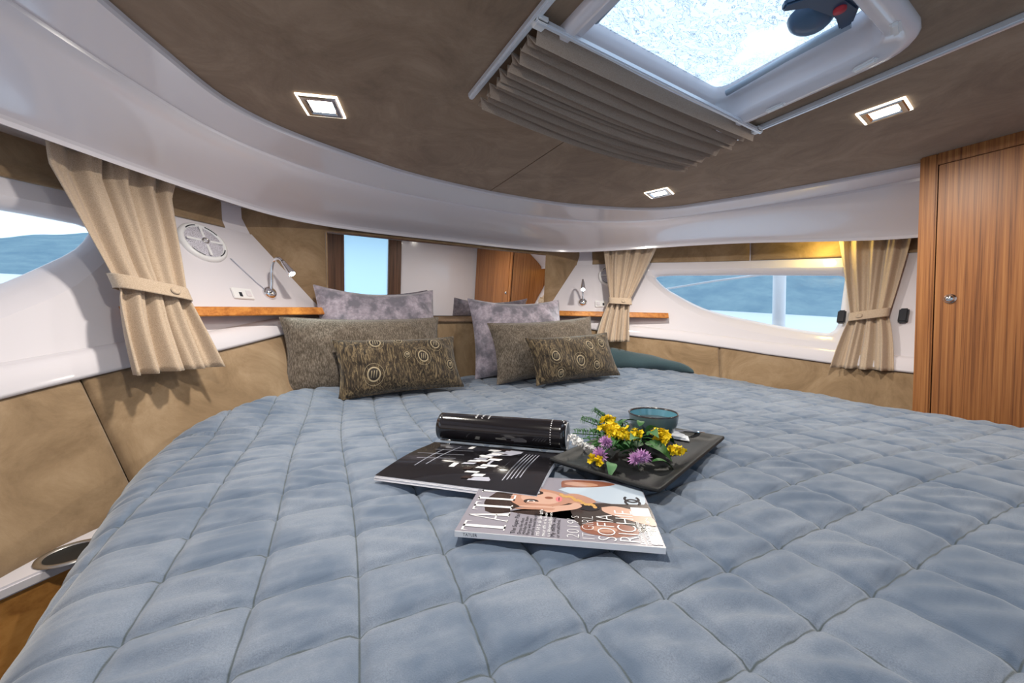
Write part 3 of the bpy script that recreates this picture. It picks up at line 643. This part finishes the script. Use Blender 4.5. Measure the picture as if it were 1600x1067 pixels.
# ------------------------------------------------------------------ pillows
def pillow(name, label, cat, w, h, th, loc, rz, lean, m, group, eyes=None, sag=0, roll=0):
    rt = tag(empty(name, loc), label, cat, group); rt.rotation_euler = (-lean, roll, rz)
    NU, NV = 49, 37
    def surf(u, v, sgn):   # u,v in -1..1 ; cushion stands on its lower edge, faces -y
        pu = 1 - abs(u) ** 2.6; pv = 1 - abs(v) ** 2.6; t = th * .5 * (max(pu, 0) ** .55) * (max(pv, 0) ** .55)
        x = w / 2 * u * (1 - .07 * (1 - v * v) * abs(u) ** 3); z = h / 2 * v * (1 - .09 * (1 - u * u) * abs(v) ** 3) + h / 2
        z -= sag * (1 - u * u) * max(0, v) ** 2
        wr_ = .004 * math.sin(9 * u + 5 * v) * pu * pv + .0035 * math.sin(17 * u * v + 3 * u) * pu * pv
        return Vector((x, -sgn * (t + wr_) , z))
    U = np.sin(np.linspace(-math.pi / 2, math.pi / 2, NU)); Vv = np.sin(np.linspace(-math.pi / 2, math.pi / 2, NV))
    P = [[tuple(surf(u, v, 1)) for v in Vv] for u in U]; Q = [[tuple(surf(u, v, -1)) for v in Vv] for u in U]
    V = [p for r in P for p in r] + [p for r in Q for p in r]; F = []; n = NU * NV
    for i in range(NU - 1):
        for j in range(NV - 1):
            a = (i * NV + j, (i + 1) * NV + j, (i + 1) * NV + j + 1, i * NV + j + 1); F.append(a); F.append(tuple(n + k for k in a[::-1]))
    bm = bmesh.new(); vs = [bm.verts.new(v) for v in V]
    for f in F: bm.faces.new([vs[k] for k in f])
    bmesh.ops.remove_doubles(bm, verts=bm.verts, dist=.0006)
    body = frombm('cover', bm, m, rt, True)
    per = [(u, -1) for u in np.linspace(-1, 1, 24)] + [(1, v) for v in np.linspace(-1, 1, 18)] + [(u, 1) for u in np.linspace(1, -1, 24)] + [(-1, v) for v in np.linspace(1, -1, 18)]
    tube('seam_piping', [surf(u * .999, v * .999, 1) for u, v in per], .0028, m, rt, 6, False)
    if eyes:
        for eu, ev, er in eyes:
            def ringm(nm, r0_, r1_, mm, lift, par):
                rows_ = []
                for r in (r0_, (r0_ + r1_) / 2, r1_):
                    rows_.append([tuple(surf(eu + r * er / (w / 2) * math.cos(a), ev + 1.15 * r * er / (h / 2) * math.sin(a), 1) + Vector((0, -(lift + (.0012 if r0_ < r < r1_ else 0)), 0))) for a in np.linspace(0, 2 * math.pi, 26, endpoint=False)])
                return gridmesh(nm, np.array(rows_), mm, par, True, False, True)
            e_ = ringm('embroidered_eye', .0, .52, M_threadd, .0012, rt)
            ringm('eye_ring', .54, .68, M_thread, .0016, e_); ringm('eye_ring', .98, 1.02, M_thread, .0012, e_)
            for bx_ in (-.25, .0, .25):
                bar = [surf(eu + (bx_ + q * .06) * er / (w / 2), ev + q * .36 * er / (h / 2), 1) + Vector((0, -.003, 0)) for q in (-1, 0, 1)]
                tube('eye_stitch', bar, .0016, M_thread, e_, 5)
    return rt
PG = 'pillows against the headboard'
R = math.radians
pillow('velvet_pillow', 'mauve crushed-velvet pillow at the back of the port stack', 'pillow', .60, .50, .15, (-.43, 1.925, .87), R(3), R(14), M_velvet, PG, sag=.02)
pillow('velvet_pillow', 'mauve crushed-velvet pillow at the back of the starboard stack', 'pillow', .60, .47, .15, (.33, 1.835, .86), R(-9), R(16), M_velvet, PG, sag=.015)
pillow('chenille_pillow', 'ribbed brown chenille pillow in the middle of the port stack', 'pillow', .70, .335, .13, (-.525, 1.765, .875), R(2), R(16), M_chen, PG)
pillow('chenille_pillow', 'ribbed brown chenille pillow in the middle of the starboard stack', 'pillow', .66, .33, .13, (.40, 1.66, .865), R(-8), R(16), M_chen, PG, roll=R(-3))
EY1 = [(-.52, -.38, .040), (.28, .12, .037), (.55, .62, .034), (-.42, .78, .034), (.02, .2, .018), (.78, -.2, .026), (-.05, .86, .026)]
EY2 = [(.30, .35, .034), (.62, .42, .032), (-.55, .0, .034), (-.02, -.3, .038), (-.15, .82, .030), (.35, -.55, .028), (-.5, -.72, .028)]
pillow('peacock_pillow', 'small gold-brown peacock-feather pillow in front of the port stack', 'pillow', .55, .255, .12, (-.415, 1.625, .866), R(4), R(24), M_pea, PG, EY1)
pillow('peacock_pillow', 'small dark peacock-feather pillow in front of the starboard stack', 'pillow', .53, .255, .12, (.465, 1.505, .862), R(-6), R(24), M_pea, PG, EY2, roll=R(-2))

# ------------------------------------------------------------------ magazines
def flat(name, pts, z, m, parent, th=.0):
    return pyd(name, [(x, y, z) for x, y in pts], [tuple(range(len(pts)))] if _ccw(pts) else [tuple(range(len(pts)))[::-1]], m, parent)
def _ccw(p): return sum(p[i][0] * p[(i + 1) % len(p)][1] - p[(i + 1) % len(p)][0] * p[i][1] for i in range(len(p))) > 0
def ell(cx, cy, a, b, n=28, rot=0): return [(cx + a * math.cos(q) * math.cos(rot) - b * math.sin(q) * math.sin(rot), cy + a * math.cos(q) * math.sin(rot) + b * math.sin(q) * math.cos(rot)) for q in np.linspace(0, 2 * math.pi, n, endpoint=False)]
MZ = .853
mg = tag(empty('fashion_magazine', (-.452, .306, MZ), R(49.3)), 'glossy fashion magazine with a woman on its grey cover, lying face up', 'magazine')
MW, MH = .205, .284
box('pages', (MW / 2 - .001, MH / 2, .004), (MW - .004, MH - .003, .007), M_paper, mg, .001)
box('cover', (MW / 2, MH / 2, .0081), (MW, MH, .0008), M_grey, mg, 0); box('back_cover', (MW / 2, MH / 2, .0004), (MW, MH, .0008), M_pw, mg, 0)
sp_ = box('spine', (-.0003, MH / 2, .0042), (.0008, MH, .0084), M_pw, mg, 0)
c_ = 0.0086
# printed picture: hair, face, hand, arms, white top, black panel (flat print layers)
def spl(p, n=8):
    p = list(p); q = catmull(p + [p[0]], n); return [tuple(x) for x in q[:-1]]
flat('print_hair', spl([(.062, .255), (.10, .262), (.15, .235), (.155, .2), (.12, .19), (.088, .2), (.066, .215), (.06, .175), (.075, .15), (.086, .12), (.055, .115), (.062, .09), (.095, .085), (.11, .12), (.08, .16), (.07, .20), (.055, .235)]), c_, M_inkb, mg)
flat('print_dark', spl([(.02, .10), (.06, .118), (.10, .12), (.112, .08), (.118, .03), (.122, .002), (.05, .002), (.03, .03), (.024, .07)]), c_ + .00006, M_inkb, mg)
flat('print_shoulder', spl([(.014, .06), (.02, .10), (.036, .108), (.052, .09), (.052, .055), (.042, .030), (.024, .032)]), c_ + .0001, M_skin2, mg)
flat('print_shoulder', ell(.034, .075, .009, .018, 24), c_ + .00014, M_skin, mg)
flat('print_top', spl([(.155, .145), (.185, .10), (.19, .04), (.185, .006), (.118, .006), (.112, .05), (.118, .08), (.135, .115)]), c_ + .00018, M_pl, mg)
flat('print_arm', spl([(.165, .14), (.195, .135), (.20, .08), (.19, .045), (.176, .07), (.168, .105)]), c_ + .00022, M_skin2, mg)
flat('print_arm', ell(.182, .105, .009, .03, 24), c_ + .00026, M_skin, mg)
flat('print_face', spl([(.085, .205), (.105, .222), (.14, .215), (.155, .19), (.148, .155), (.135, .13), (.112, .122), (.095, .14), (.085, .17)]), c_ + .0003, M_skin, mg)
flat('print_cheek', ell(.118, .172, .024, .034, 26), c_ + .00034, M_skinp, mg)
flat('print_neck', spl([(.105, .13), (.135, .132), (.14, .11), (.118, .082), (.105, .10)]), c_ + .00032, M_skin, mg)
for ex, ey in ((.136, .182), (.103, .187)):
    flat('print_eye', ell(ex, ey, .0085, .0125), c_ + .0004, M_inkb, mg); flat('print_eye', ell(ex, ey, .004, .0065), c_ + .00043, M_pw, mg); flat('print_pupil', ell(ex, ey, .0034, .004), c_ + .00046, M_ink, mg)
flat('print_brow', spl([(.149, .198), (.147, .178), (.144, .18), (.145, .197)]), c_ + .0004, M_inkb, mg)
flat('print_nose', ell(.1195, .159, .0045, .007), c_ + .0004, M_skin2, mg)
flat('print_lips', ell(.117, .142, .0095, .0055), c_ + .0004, M_lips, mg); flat('print_lips', ell(.117, .142, .007, .0008), c_ + .00043, M_inkb, mg)
flat('print_forearm', spl([(.098, .075), (.104, .05), (.088, .012), (.074, .002), (.052, .002), (.06, .03), (.082, .07)]), c_ + .0004, M_skinp, mg)
flat('print_hand', spl([(.075, .165), (.09, .15), (.10, .125), (.108, .115), (.098, .105), (.086, .115), (.078, .135), (.07, .155)]), c_ + .00042, M_skinp, mg)
for k in range(4): flat('print_finger', spl([(.078 + .006 * k, .150 + .004 * k), (.084 + .006 * k, .150 + .004 * k), (.080 + .0075 * k, .200 - .004 * k), (.0745 + .0075 * k, .205 - .004 * k)], 4), c_ + .00045 + k * 1e-5, M_skinp if k % 2 else M_skin, mg)
for k in range(16):
    a = k / 15; flat('print_necklace', ell(.134 - .036 * a + .003 * math.sin(k * 5), .137 - .052 * a + .002 * math.cos(k * 7), .0042, .0036, 8), c_ + .0005 + k * 2e-6, M_gold, mg)
flat('print_bracelet', spl([(.088, .108), (.10, .098), (.102, .08), (.092, .078), (.084, .092)]), c_ + .0005, M_ink, mg)
flat('print_panel', [(.075, .0015), (.117, .0015), (.112, .056), (.095, .06)], c_ + .00038, M_inkb, mg)
# interlocking double ring emblem on the top
def arcband(cx, cy, r0_, r1_, a0_, a1_, sx=1, sy=1):
    A_ = np.linspace(R(a0_), R(a1_), 22); return [(cx + sx * r1_ * math.cos(a), cy + sy * r1_ * math.sin(a)) for a in A_] + [(cx + sx * r0_ * math.cos(a), cy + sy * r0_ * math.sin(a)) for a in A_[::-1]]
flat('print_emblem', arcband(.133, .024, .0085, .0125, 45, 315, 1, 1.05), c_ + .00052, M_ink, mg)
flat('print_emblem', arcband(.121, .024, .0085, .0125, -135, 135, 1, 1.05), c_ + .00056, M_ink, mg)
flat('print_sticker', [(.078, .003), (.104, .003), (.104, .030), (.078, .030)], c_ + .0006, M_pw, mg)
flat('print_barcode', [(.004, .0025), (.047, .0025), (.047, .0165), (.004, .0165)], c_ + .0006, M_pw, mg)
for k in range(11): flat('print_bar', [(.006 + k * .0036, .004), (.0075 + k * .0036 + .0006 * (k % 3), .004), (.0075 + k * .0036 + .0006 * (k % 3), .015), (.006 + k * .0036, .015)], c_ + .00064, M_ink, mg)
# masthead: TATLER in tall serif capitals
def poly_letter(parts, u0, w, v0, h):
    for p in parts: flat('print_masthead', [(u0 + x * w, v0 + y * h) for x, y in p], c_ + .00066, M_pw, mg)
Tl = [[(.38, 0), (.62, 0), (.62, 1), (.38, 1)], [(0, .955), (1, .955), (1, 1), (0, 1)], [(0, .83), (.07, .955), (0, .955)], [(1, .83), (1, .955), (.93, .955)], [(.22, 0), (.78, 0), (.78, .035), (.22, .035)]]
Al = [[(.0, 0), (.08, 0), (.53, 1), (.47, 1)], [(.66, 0), (.94, 0), (.56, 1), (.46, 1)], [(.2, .3), (.75, .3), (.74, .34), (.2, .34)], [(-.08, 0), (.2, 0), (.2, .03), (-.08, .03)], [(.55, 0), (1.05, 0), (1.05, .03), (.55, .03)]]
Ll = [[(.12, 0), (.38, 0), (.38, 1), (.12, 1)], [(.12, 0), (1, 0), (1, .045), (.12, .045)], [(0, .96), (.55, .96), (.55, 1), (0, 1)], [(.93, .045), (1, .045), (1, .2)]]
El = Ll + [[(.12, .955), (1, .955), (1, 1), (.12, 1)], [(.38, .5), (.75, .5), (.75, .54), (.38, .54)]]
poly_letter(Tl, .003, .026, .214, .062); poly_letter(Al, .033, .026, .214, .062); poly_letter(Tl, .064, .026, .214, .062); poly_letter(Ll, .098, .022, .214, .062); poly_letter(El, .126, .022, .214, .062)
poly_letter([[(.12, 0), (.38, 0), (.38, 1), (.12, 1)], [(.38, .96), (.8, .9), (.85, .7), (.7, .52), (.38, .5), (.38, .54), (.6, .58), (.65, .7), (.6, .88), (.38, .92)], [(.5, .5), (.75, 0), (1, 0), (.68, .52)]], .155, .026, .214, .062)
def put(s, size, u, v, m, parent=mg, z=c_ + .0007, off=0, wmax=None):
    me = textmesh(s, size, off) if isinstance(s, str) else strokes(s, size, int(v * 1e4)); o = link('print_text', me, m, parent); o.location = (u, v, z)
    if wmax:
        xs = [p.co.x for p in me.vertices]; wd = max(xs) - min(xs); o.scale = (wmax / wd, 1, 1)
    return o
v = .1985
for s, z_ in (('The Super Pair', .0095), ('Dress like them', .007), ('Holiday like them', .007), ('Party with them', .007), ('and be loved like them', .007)):
    put(s, z_, .003, v, M_ink); v -= z_ * .86
for k, s in enumerate((15, 17, 18)): put(s, .0085 if k == 0 else .007, .003, .1645 - k * .0075, M_pw)
put('My', .0088, .003, .1435, M_ink); put(9, .0088, .018, .1435, M_ink); put(14, .0068, .003, .137, M_ink)
for s, vv, hh, wm in (("2019's", .110, .020, .060), ('IT GIRL', .089, .020, .062), ('SOFIA', .060, .029, .070), ('RICHIE', .030, .031, .085)): put(s, hh * 1.28, .003, vv, M_pw, off=-.0007, wmax=wm)
for k, s in enumerate(("Lionel's daughter", 13, 14)): put(s, .0085, .003 if k else .003, .0235 - k * .0075 + .001, M_pw)
for k, s in enumerate((8, 7, 7)): put(s, .009, .165, .2 - k * .009, M_ink)
for k in range(5): put(16, .005, .165, .232 - k * .006, M_pw)
put('TATLER', .006, 0, 0, M_ink, sp_, 0).matrix_local = Matrix(((0, 0, -1, -.0008), (-1, 0, 0, .272), (0, 1, 0, .0022), (0, 0, 0, 1)))

# black open magazine with one half rolled back
bmz = .855
e1x, e1y = .66, -.751
bk = tag(empty('open_magazine', (-.722, .757, bmz), math.atan2(e1y, e1x)), 'open black magazine with half of it curled back into a roll', 'magazine')
ML, MWd = .322, .232          # along the edge, across to the roll
NX_, NY_ = 30, 40
def pageprof(t):   # across: y, z
    return (t * MWd, .0085 + .006 * math.sin(math.pi * min(1, t * 1.1)) - .004 * t)
P = np.array([[(ML * i / (NX_ - 1), pageprof(j / 19)[0], pageprof(j / 19)[1] + .0035 * math.sin(math.pi * i / (NX_ - 1)) * 0) for j in range(20)] for i in range(NX_)])
pg = gridmesh('page', P, M_ink, bk)
for k in range(6):
    z1 = .0075 - k * .0013
    Pk = np.array([[(ML * i / 9 + .0015 * math.sin(k * 3), pageprof(j / 9)[0] - .001 * (k % 3) - .0006 * k, pageprof(j / 9)[1] - .0011 - k * .00125) for j in range(10)] for i in range(10)])
    o = gridmesh('page', Pk, M_paper, bk); md = o.modifiers.new('thickness', 'SOLIDIFY'); md.thickness = .0009; md.offset = -1
RR = .034
def rollp(t):   # continues from the page into the curl, coming back over the top
    a = -math.pi / 2 - .35 + t * (2 * math.pi * .96); r = RR * (1 - .06 * t); return (MWd + .020 + r * math.cos(a), .0065 + RR + r * math.sin(a))
P = np.array([[(ML * i / 23 + .012, *rollp(j / 47)) for j in range(48)] for i in range(24)])
ro = gridmesh('rolled_cover', P, M_ink, bk); md = ro.modifiers.new('thickness', 'SOLIDIFY'); md.thickness = .0024; md.offset = 0
P2 = np.array([[(ML * i / 9 + .013, *[(MWd + .020) + (rollp(j / 39)[0] - MWd - .020) * .88, .0065 + RR + (rollp(j / 39)[1] - .0065 - RR) * .88]) for j in range(40)] for i in range(10)])
o = gridmesh('rolled_pages', P2, M_paper, bk); md = o.modifiers.new('thickness', 'SOLIDIFY'); md.thickness = .002
def onpage(pts, dz=.0006):  # local page coords u along edge 0..1, v across 0..1
    return [(u * ML, pageprof(v)[0], pageprof(v)[1] + dz) for u, v in pts]
def pflat(name, pts, m, dz=.0006): return pyd(name, onpage(pts, dz), [tuple(range(len(pts)))], m, bk)
def pline(a, b, m, w=.004, dz=.0006, n=6):
    u0, v0 = a; u1, v1 = b; l = math.hypot(u1 - u0, v1 - v0); pu, pv = -(v1 - v0) / l * w, (u1 - u0) / l * w * 1.4
    pts = [(u0 + (u1 - u0) * t + pu, v0 + (v1 - v0) * t + pv) for t in np.linspace(0, 1, n)] + [(u0 + (u1 - u0) * t - pu, v0 + (v1 - v0) * t - pv) for t in np.linspace(1, 0, n)]
    return pflat('print_line', pts, m, dz)
pflat('print_plan', [(.57, .10), (.70, .12), (.72, .5), (.74, .93), (.62, .95), (.60, .5)], M_pgrey)
random.seed(3)
for k in range(16):
    v = .12 + .052 * k; u = .52 + .05 * math.sin(k * 1.7) + .02 * v; wd = .05 + .05 * random.random(); hh = .03 + .03 * random.random()
    pflat('print_room', [(u, v), (u + wd, v + .01), (u + wd + .01, v + hh + .01), (u + .01, v + hh)], M_pw if k % 3 else M_inkb, .0009 + k * 1e-5)
for k in range(7): pflat('print_room', [(.44 + .02 * k, .38 + .07 * k), (.52 + .02 * k, .40 + .07 * k), (.53 + .02 * k, .44 + .07 * k), (.45 + .02 * k, .42 + .07 * k)], M_pw if k % 2 else M_pgrey, .0011)
for k in range(5): pline((.77 + .022 * k, .16 + .02 * k), (.78 + .022 * k, .86), M_pgrey, .0028)
for a, b in (((.10, .42), (.36, .50)), ((.22, .30), (.26, .92)), ((.12, .72), (.40, .78)), ((.16, .25), (.18, .75)), ((.05, .55), (.38, .62))): pline(a, b, M_pgrey, .0022)
for u, v in ((.38, .30), (.33, .86)): pflat('print_caption', [(u, v), (u + .035, v + .005), (u + .04, v + .10), (u + .005, v + .095)], M_pw)
for k, s in enumerate((10, 9, 6)):
    me = strokes(s, .0095 - .001 * k, k); o = link('print_text', me, M_pw, ro); t = .52 + .03 * k
    a = -math.pi / 2 - .35 + (.40 + .0) * 2 * math.pi
    # lettering follows the roll: x across the roll, lines stacked along its length
    for vtx in me.vertices:
        x, y = vtx.co.x, vtx.co.y; aa = R(118) - (x / (RR + .0016)); vtx.co = (ML * (.36 + .05 * k) - y, MWd + .020 + (RR + .0016) * math.cos(aa), .0065 + RR + (RR + .0016) * math.sin(aa))
for k in range(14):
    aa = R(200 - k * 9); pyd('print_dot', [(ML * .93 + dx, MWd + .020 + (RR + .0016) * math.cos(aa + da), .0065 + RR + (RR + .0016) * math.sin(aa + da)) for dx, da in ((0, 0), (.002, 0), (.002, .06), (0, .06))], [(0, 1, 2, 3)], M_pw, ro)

# ------------------------------------------------------------------ tray, bowl, napkin, spoon
TZ = .860
ty = tag(empty('serving_tray', (-.338, .404, TZ), math.atan2(.106, .375)), 'rectangular black stoneware tray with raised rims resting on the magazines', 'tray')
TL, TW = .40, .228; P = []
for i in range(33):
    u = i / 32; row = []
    for j in range(25):
        v = j / 24; e = min(u * TL, (1 - u) * TL, v * TW, (1 - v) * TW); z = .004 + .012 * max(0, 1 - e / .028) ** 1.6
        row.append((u * TL, v * TW, z))
    P.append(row)
tr_ = gridmesh('dish', np.array(P), M_slate, ty); md = tr_.modifiers.new('thickness', 'SOLIDIFY'); md.thickness = .007; md.offset = -1; mb_ = tr_.modifiers.new('edge', 'BEVEL'); mb_.width = .002; mb_.segments = 2; mb_.limit_method = 'ANGLE'
TM = Matrix.Translation((-.338, .404, TZ)) @ Matrix.Rotation(math.atan2(.106, .375), 4, 'Z')
def ont(u, v, z=0): return TM @ Vector((u * TL, v * TW, .005 + z))
cp = ont(.765, .60)
cu = tag(empty('tea_bowl', cp), 'blue-grey glazed handleless tea bowl with a dark rim on the tray', 'bowl')
lathe('bowl', [(0, .001), (.026, .001), (.028, .004), (.040, .012), (.050, .024), (.0565, .042), (.059, .062)], M_ceramic, cu, 56)
lathe('rim', [(.059, .062), (.0594, .0645), (.058, .066), (.0562, .065), (.0555, .062)], M_rim, cu, 56)
lathe('inner_glaze', [(.0555, .062), (.053, .046), (.051, .040)], M_cerin, cu, 56)
lathe('tea', [(.0522, .0465), (.03, .0465), (0, .0465)], M_tea, cu, 40)
nk = ont(.86, .45)
np_ = tag(empty('napkin', nk, R(-20)), 'white paper napkin folded to a point beside the tea bowl', 'napkin')
prism('folded_layer', [(-.05, .03), (.015, -.045), (.035, -.012), (.03, .05)], .001, .004, M_napkin, np_, .0008)
prism('folded_layer', [(-.04, .03), (.012, -.036), (.03, -.006), (.024, .05)], .0045, .0075, M_napkin, np_, .0008)
sn = tag(empty('teaspoon', ont(.87, .55, .009), R(-38)), 'slim steel teaspoon lying across the napkin', 'spoon')
tube('handle', [(-.02, 0, .002), (.03, 0, .003), (.08, 0, .001), (.098, 0, -.002)], [.0022, .0022, .003, .0036], M_chrome, sn, 8)
P = np.array([[(-.02 - .036 * t, .0115 * math.sin(math.pi * min(1, t * .98 + .02)) * q, .002 - .004 * math.sin(math.pi * t) * (1 - q * q)) for q in np.linspace(-1, 1, 9)] for t in np.linspace(0, 1, 12)])
o = gridmesh('spoon_bowl', P, M_chrome, sn); md = o.modifiers.new('thickness', 'SOLIDIFY'); md.thickness = .001

# ------------------------------------------------------------------ cut wild flowers on the tray
def petalmesh(name, n, r, w, up, m):
    V = []; F = []
    for k in range(n):
        a = 2 * math.pi * k / n; c, s = math.cos(a), math.sin(a)
        for x, y, z in ((0, 0, 0), (r * .55, w, up * .6), (r, 0, up), (r * .55, -w, up * .6)): V.append((x * c - y * s, x * s + y * c, z))
        b = 4 * k; F.append((b, b + 1, b + 2, b + 3))
    me = D.meshes.new(name); me.from_pydata(V, [], F); me.materials.append(m); return me
ME_Y = petalmesh('blossom', 5, .0062, .0026, .0025, M_yel); ME_P = petalmesh('petal_tuft', 9, .010, .0013, .007, M_pink); ME_W = petalmesh('floret', 5, .0038, .0018, .0015, M_wflo)
def leafmesh(name, ln, wd, m):
    V = []; F = []; n = 8
    for i in range(n + 1):
        t = i / n; w = wd * math.sin(math.pi * t ** .75) * .5; z = .012 * math.sin(math.pi * t) - .01 * t
        V += [(ln * t, -w, z + .25 * w), (ln * t, 0, z), (ln * t, w, z + .25 * w)]
    for i in range(n):
        for j in range(2): F.append((3 * i + j, 3 * i + j + 1, 3 * i + 4 + j, 3 * i + 3 + j))
    me = D.meshes.new(name); me.from_pydata(V, [], F); me.materials.append(m); me.polygons.foreach_set('use_smooth', [True] * len(me.polygons)); return me
ME_L = leafmesh('leaf', .055, .028, M_leaf); ME_L2 = leafmesh('leaf', .05, .026, M_leaf2); ME_S = leafmesh('leaf', .032, .007, M_fern); ME_F = leafmesh('frond_leaflet', .018, .0035, M_fern)
def child(name, me, par, loc, rot=(0, 0, 0), sc=1):
    o = D.objects.new(name, me); COL.objects.link(o); o.parent = par; o.location = loc; o.rotation_euler = rot; o.scale = (sc,) * 3; return o
rnd = random.Random(11)
def sprig(label, root, heads, me, nfl, spread, kindname, cat, leaves=(), stem_m=M_leaf, group=None, sc=1):
    # root and head in tray coordinates (u, v, z)
    p0 = ont(*root); t = tag(empty(kindname, p0), label, cat, group or 'wild flowers on the tray')
    for hd_ in heads:
        p1 = ont(*hd_) - p0; mid = p1 * .55 + Vector((0, 0, .012))
        tube('stem', [Vector((0, 0, .002)), mid * .5 + Vector((0, 0, .006)), mid, p1], .0012, stem_m, t, 6)
        for k in range(nfl):
            d = Vector((rnd.gauss(0, 1), rnd.gauss(0, 1), abs(rnd.gauss(0, .8)))).normalized() * spread * rnd.uniform(.3, 1)
            q = d.to_track_quat('Z', 'Y').to_euler() if d.length > 0 else (0, 0, 0)
            child(me.name.split('.')[0], me, t, p1 + Vector((d.x, d.y, d.z * .9)), (q.x + rnd.uniform(-.4, .4), q.y, rnd.uniform(0, 6)), sc * rnd.uniform(.95, 1.4))
    for (lu, lv, lz, rz, pitch, lm, ls) in leaves:
        child('leaf', lm, t, ont(lu, lv, lz) - p0, (rnd.uniform(-.4, .4), pitch, rz), ls)
    return t
sprig('bright yellow flower cluster in the middle of the bunch', (.52, .66, .006), [(.30, .60, .046), (.36, .50, .044), (.33, .72, .050)], ME_Y, 48, .024, 'yellow_flower_sprig', 'flower', [(.44, .70, .045, .4, .2, ME_L2, 1), (.40, .42, .03, -1.1, .35, ME_L, 1.15)])
sprig('bright yellow flower sprig hanging over the front of the tray', (.52, .64, .006), [(.47, .30, .032), (.44, .15, .020), (.54, .36, .036)], ME_Y, 36, .019, 'yellow_flower_sprig', 'flower', [(.56, .36, .02, .1, .1, ME_L, .9)])
sprig('small yellow blossom beside the pink clover near the magazine roll', (.40, .66, .008), [(.055, .58, .018)], ME_Y, 16, .013, 'yellow_flower_sprig', 'flower')
sprig('tall yellow flower tip beside the bowl', (.52, .68, .006), [(.42, .80, .064)], ME_Y, 20, .016, 'yellow_flower_sprig', 'flower')
sprig('pink clover head beside the white flower spike', (.42, .66, .008), [(.20, .62, .040)], ME_P, 16, .006, 'clover_flower', 'flower', [(.24, .50, .02, -1.4, .3, ME_L2, .9)])
sprig('pink clover head lowest at the left of the bunch', (.42, .64, .008), [(.10, .58, .026)], ME_P, 16, .006, 'clover_flower', 'flower', [(.12, .50, .014, -2.4, .25, ME_L2, .8)])
sprig('pair of pink clover heads at the front edge of the tray', (.44, .60, .008), [(.20, .33, .018), (.245, .32, .020)], ME_P, 18, .007, 'clover_flower', 'flower', [(.27, .26, .012, -.7, .2, ME_L, .9)])
sprig('white flower spike at the left of the bunch', (.42, .68, .008), [(.10, .86, .046), (.09, .79, .040), (.11, .71, .032)], ME_W, 46, .012, 'white_flower_spike', 'flower')
def fern(label, root, tip, n):
    p0 = ont(*root); p1 = ont(*tip) - p0; t = tag(empty('feathery_sprig', p0), label, 'foliage', 'wild flowers on the tray')
    tube('stem', [Vector((0, 0, .002)), p1 * .5 + Vector((0, 0, .012)), p1], .0013, M_fern, t, 6); d = p1.normalized(); a0 = math.atan2(d.y, d.x)
    for k in range(n):
        q = .25 + .75 * k / n; pos = p1 * q + Vector((0, 0, .024 * q * (1 - q) * 2))
        for sgn in (-1, 1): child('leaflet', ME_F, t, pos, (0, rnd.uniform(-.7, .1), a0 + sgn * rnd.uniform(.7, 1.2)), 1.3 - .5 * q)
fern('dark feathery green sprig rising beside the bowl', (.46, .64, .008), (.44, 1.0, .078), 20)
fern('dark feathery green sprig at the back of the bunch', (.44, .64, .008), (.30, 1.0, .068), 18)
fern('short feathery green sprig lying towards the magazine roll', (.44, .64, .008), (.16, .94, .05), 16)
lf = tag(empty('leafy_stem', ont(.42, .60, .004)), 'leafy green stem under the flower heads', 'foliage', 'wild flowers on the tray')
tube('stem', [(-.05, -.005, .01), (0, 0, .012), (.06, .02, .006)], .0014, M_leaf, lf, 6)
for k in range(64): child('leaf', (ME_L, ME_L2, ME_S, ME_S)[k % 4], lf, (rnd.uniform(-.075, .045), rnd.uniform(-.045, .055), rnd.uniform(.006, .046)), (rnd.uniform(-.6, .6), rnd.uniform(-.6, .3), rnd.uniform(0, 6.28)), rnd.uniform(.6, 1.1))

# ------------------------------------------------------------------ outside: water, hills, mooring post (boat trimmed bow-down about 5 degrees)
TILT = Matrix.Rotation(R(5.6), 4, 'X') @ Matrix.Rotation(R(.8), 4, 'Y')
wt = pyd('water', [tuple(TILT @ Vector((x, y, -.9))) for x, y in ((-900, -900), (900, -900), (900, 900), (-900, 900))], [(0, 1, 2, 3)], M_water); struct(wt)
def hill(label, az0, az1, dist, hgt, seed):
    rg = np.random.RandomState(seed); ph = rg.rand(8) * 6.28; n = 160; P = np.zeros((n, 7, 3))
    for i, az in enumerate(np.linspace(az0, az1, n)):
        a = R(az); h = hgt * (.75 + .2 * math.sin(a * 5 + ph[0]) + .12 * math.sin(a * 13 + ph[1]) + .05 * math.sin(a * 37 + ph[2]) + .025 * math.sin(a * 90 + ph[3]))
        for j, (rd, hh) in enumerate(((0, -.02), (6, .06), (40, .3), (90, .6), (140, .85), (180, 1.0), (260, .8))):
            r = dist + rd; P[i, j] = TILT @ Vector((r * math.sin(a), r * math.cos(a), -.9 + h * hh))
    tag(gridmesh('wooded_hill', P, M_hill), label, 'hill')
hill('hazy blue wooded hillside across the water seen through the port window', -75, 20, 420, 42, 1)
hill('hazy blue-green wooded hillside seen through the starboard window', 25, 130, 300, 62, 2)
tag(tube('mooring_post', [(2.62, 1.52, -1.5), (2.62, 1.52, 2.6)], .045, M_white, None, 20), 'white upright post outside the starboard window', 'post')
tag(tube('guard_rail', [(2.1, 2.35, 1.46), (2.35, 1.9, 1.52), (2.62, 1.46, 1.565), (2.8, .9, 1.58)], .009, M_white, None, 8), 'thin white rail outside the starboard window', 'rail')
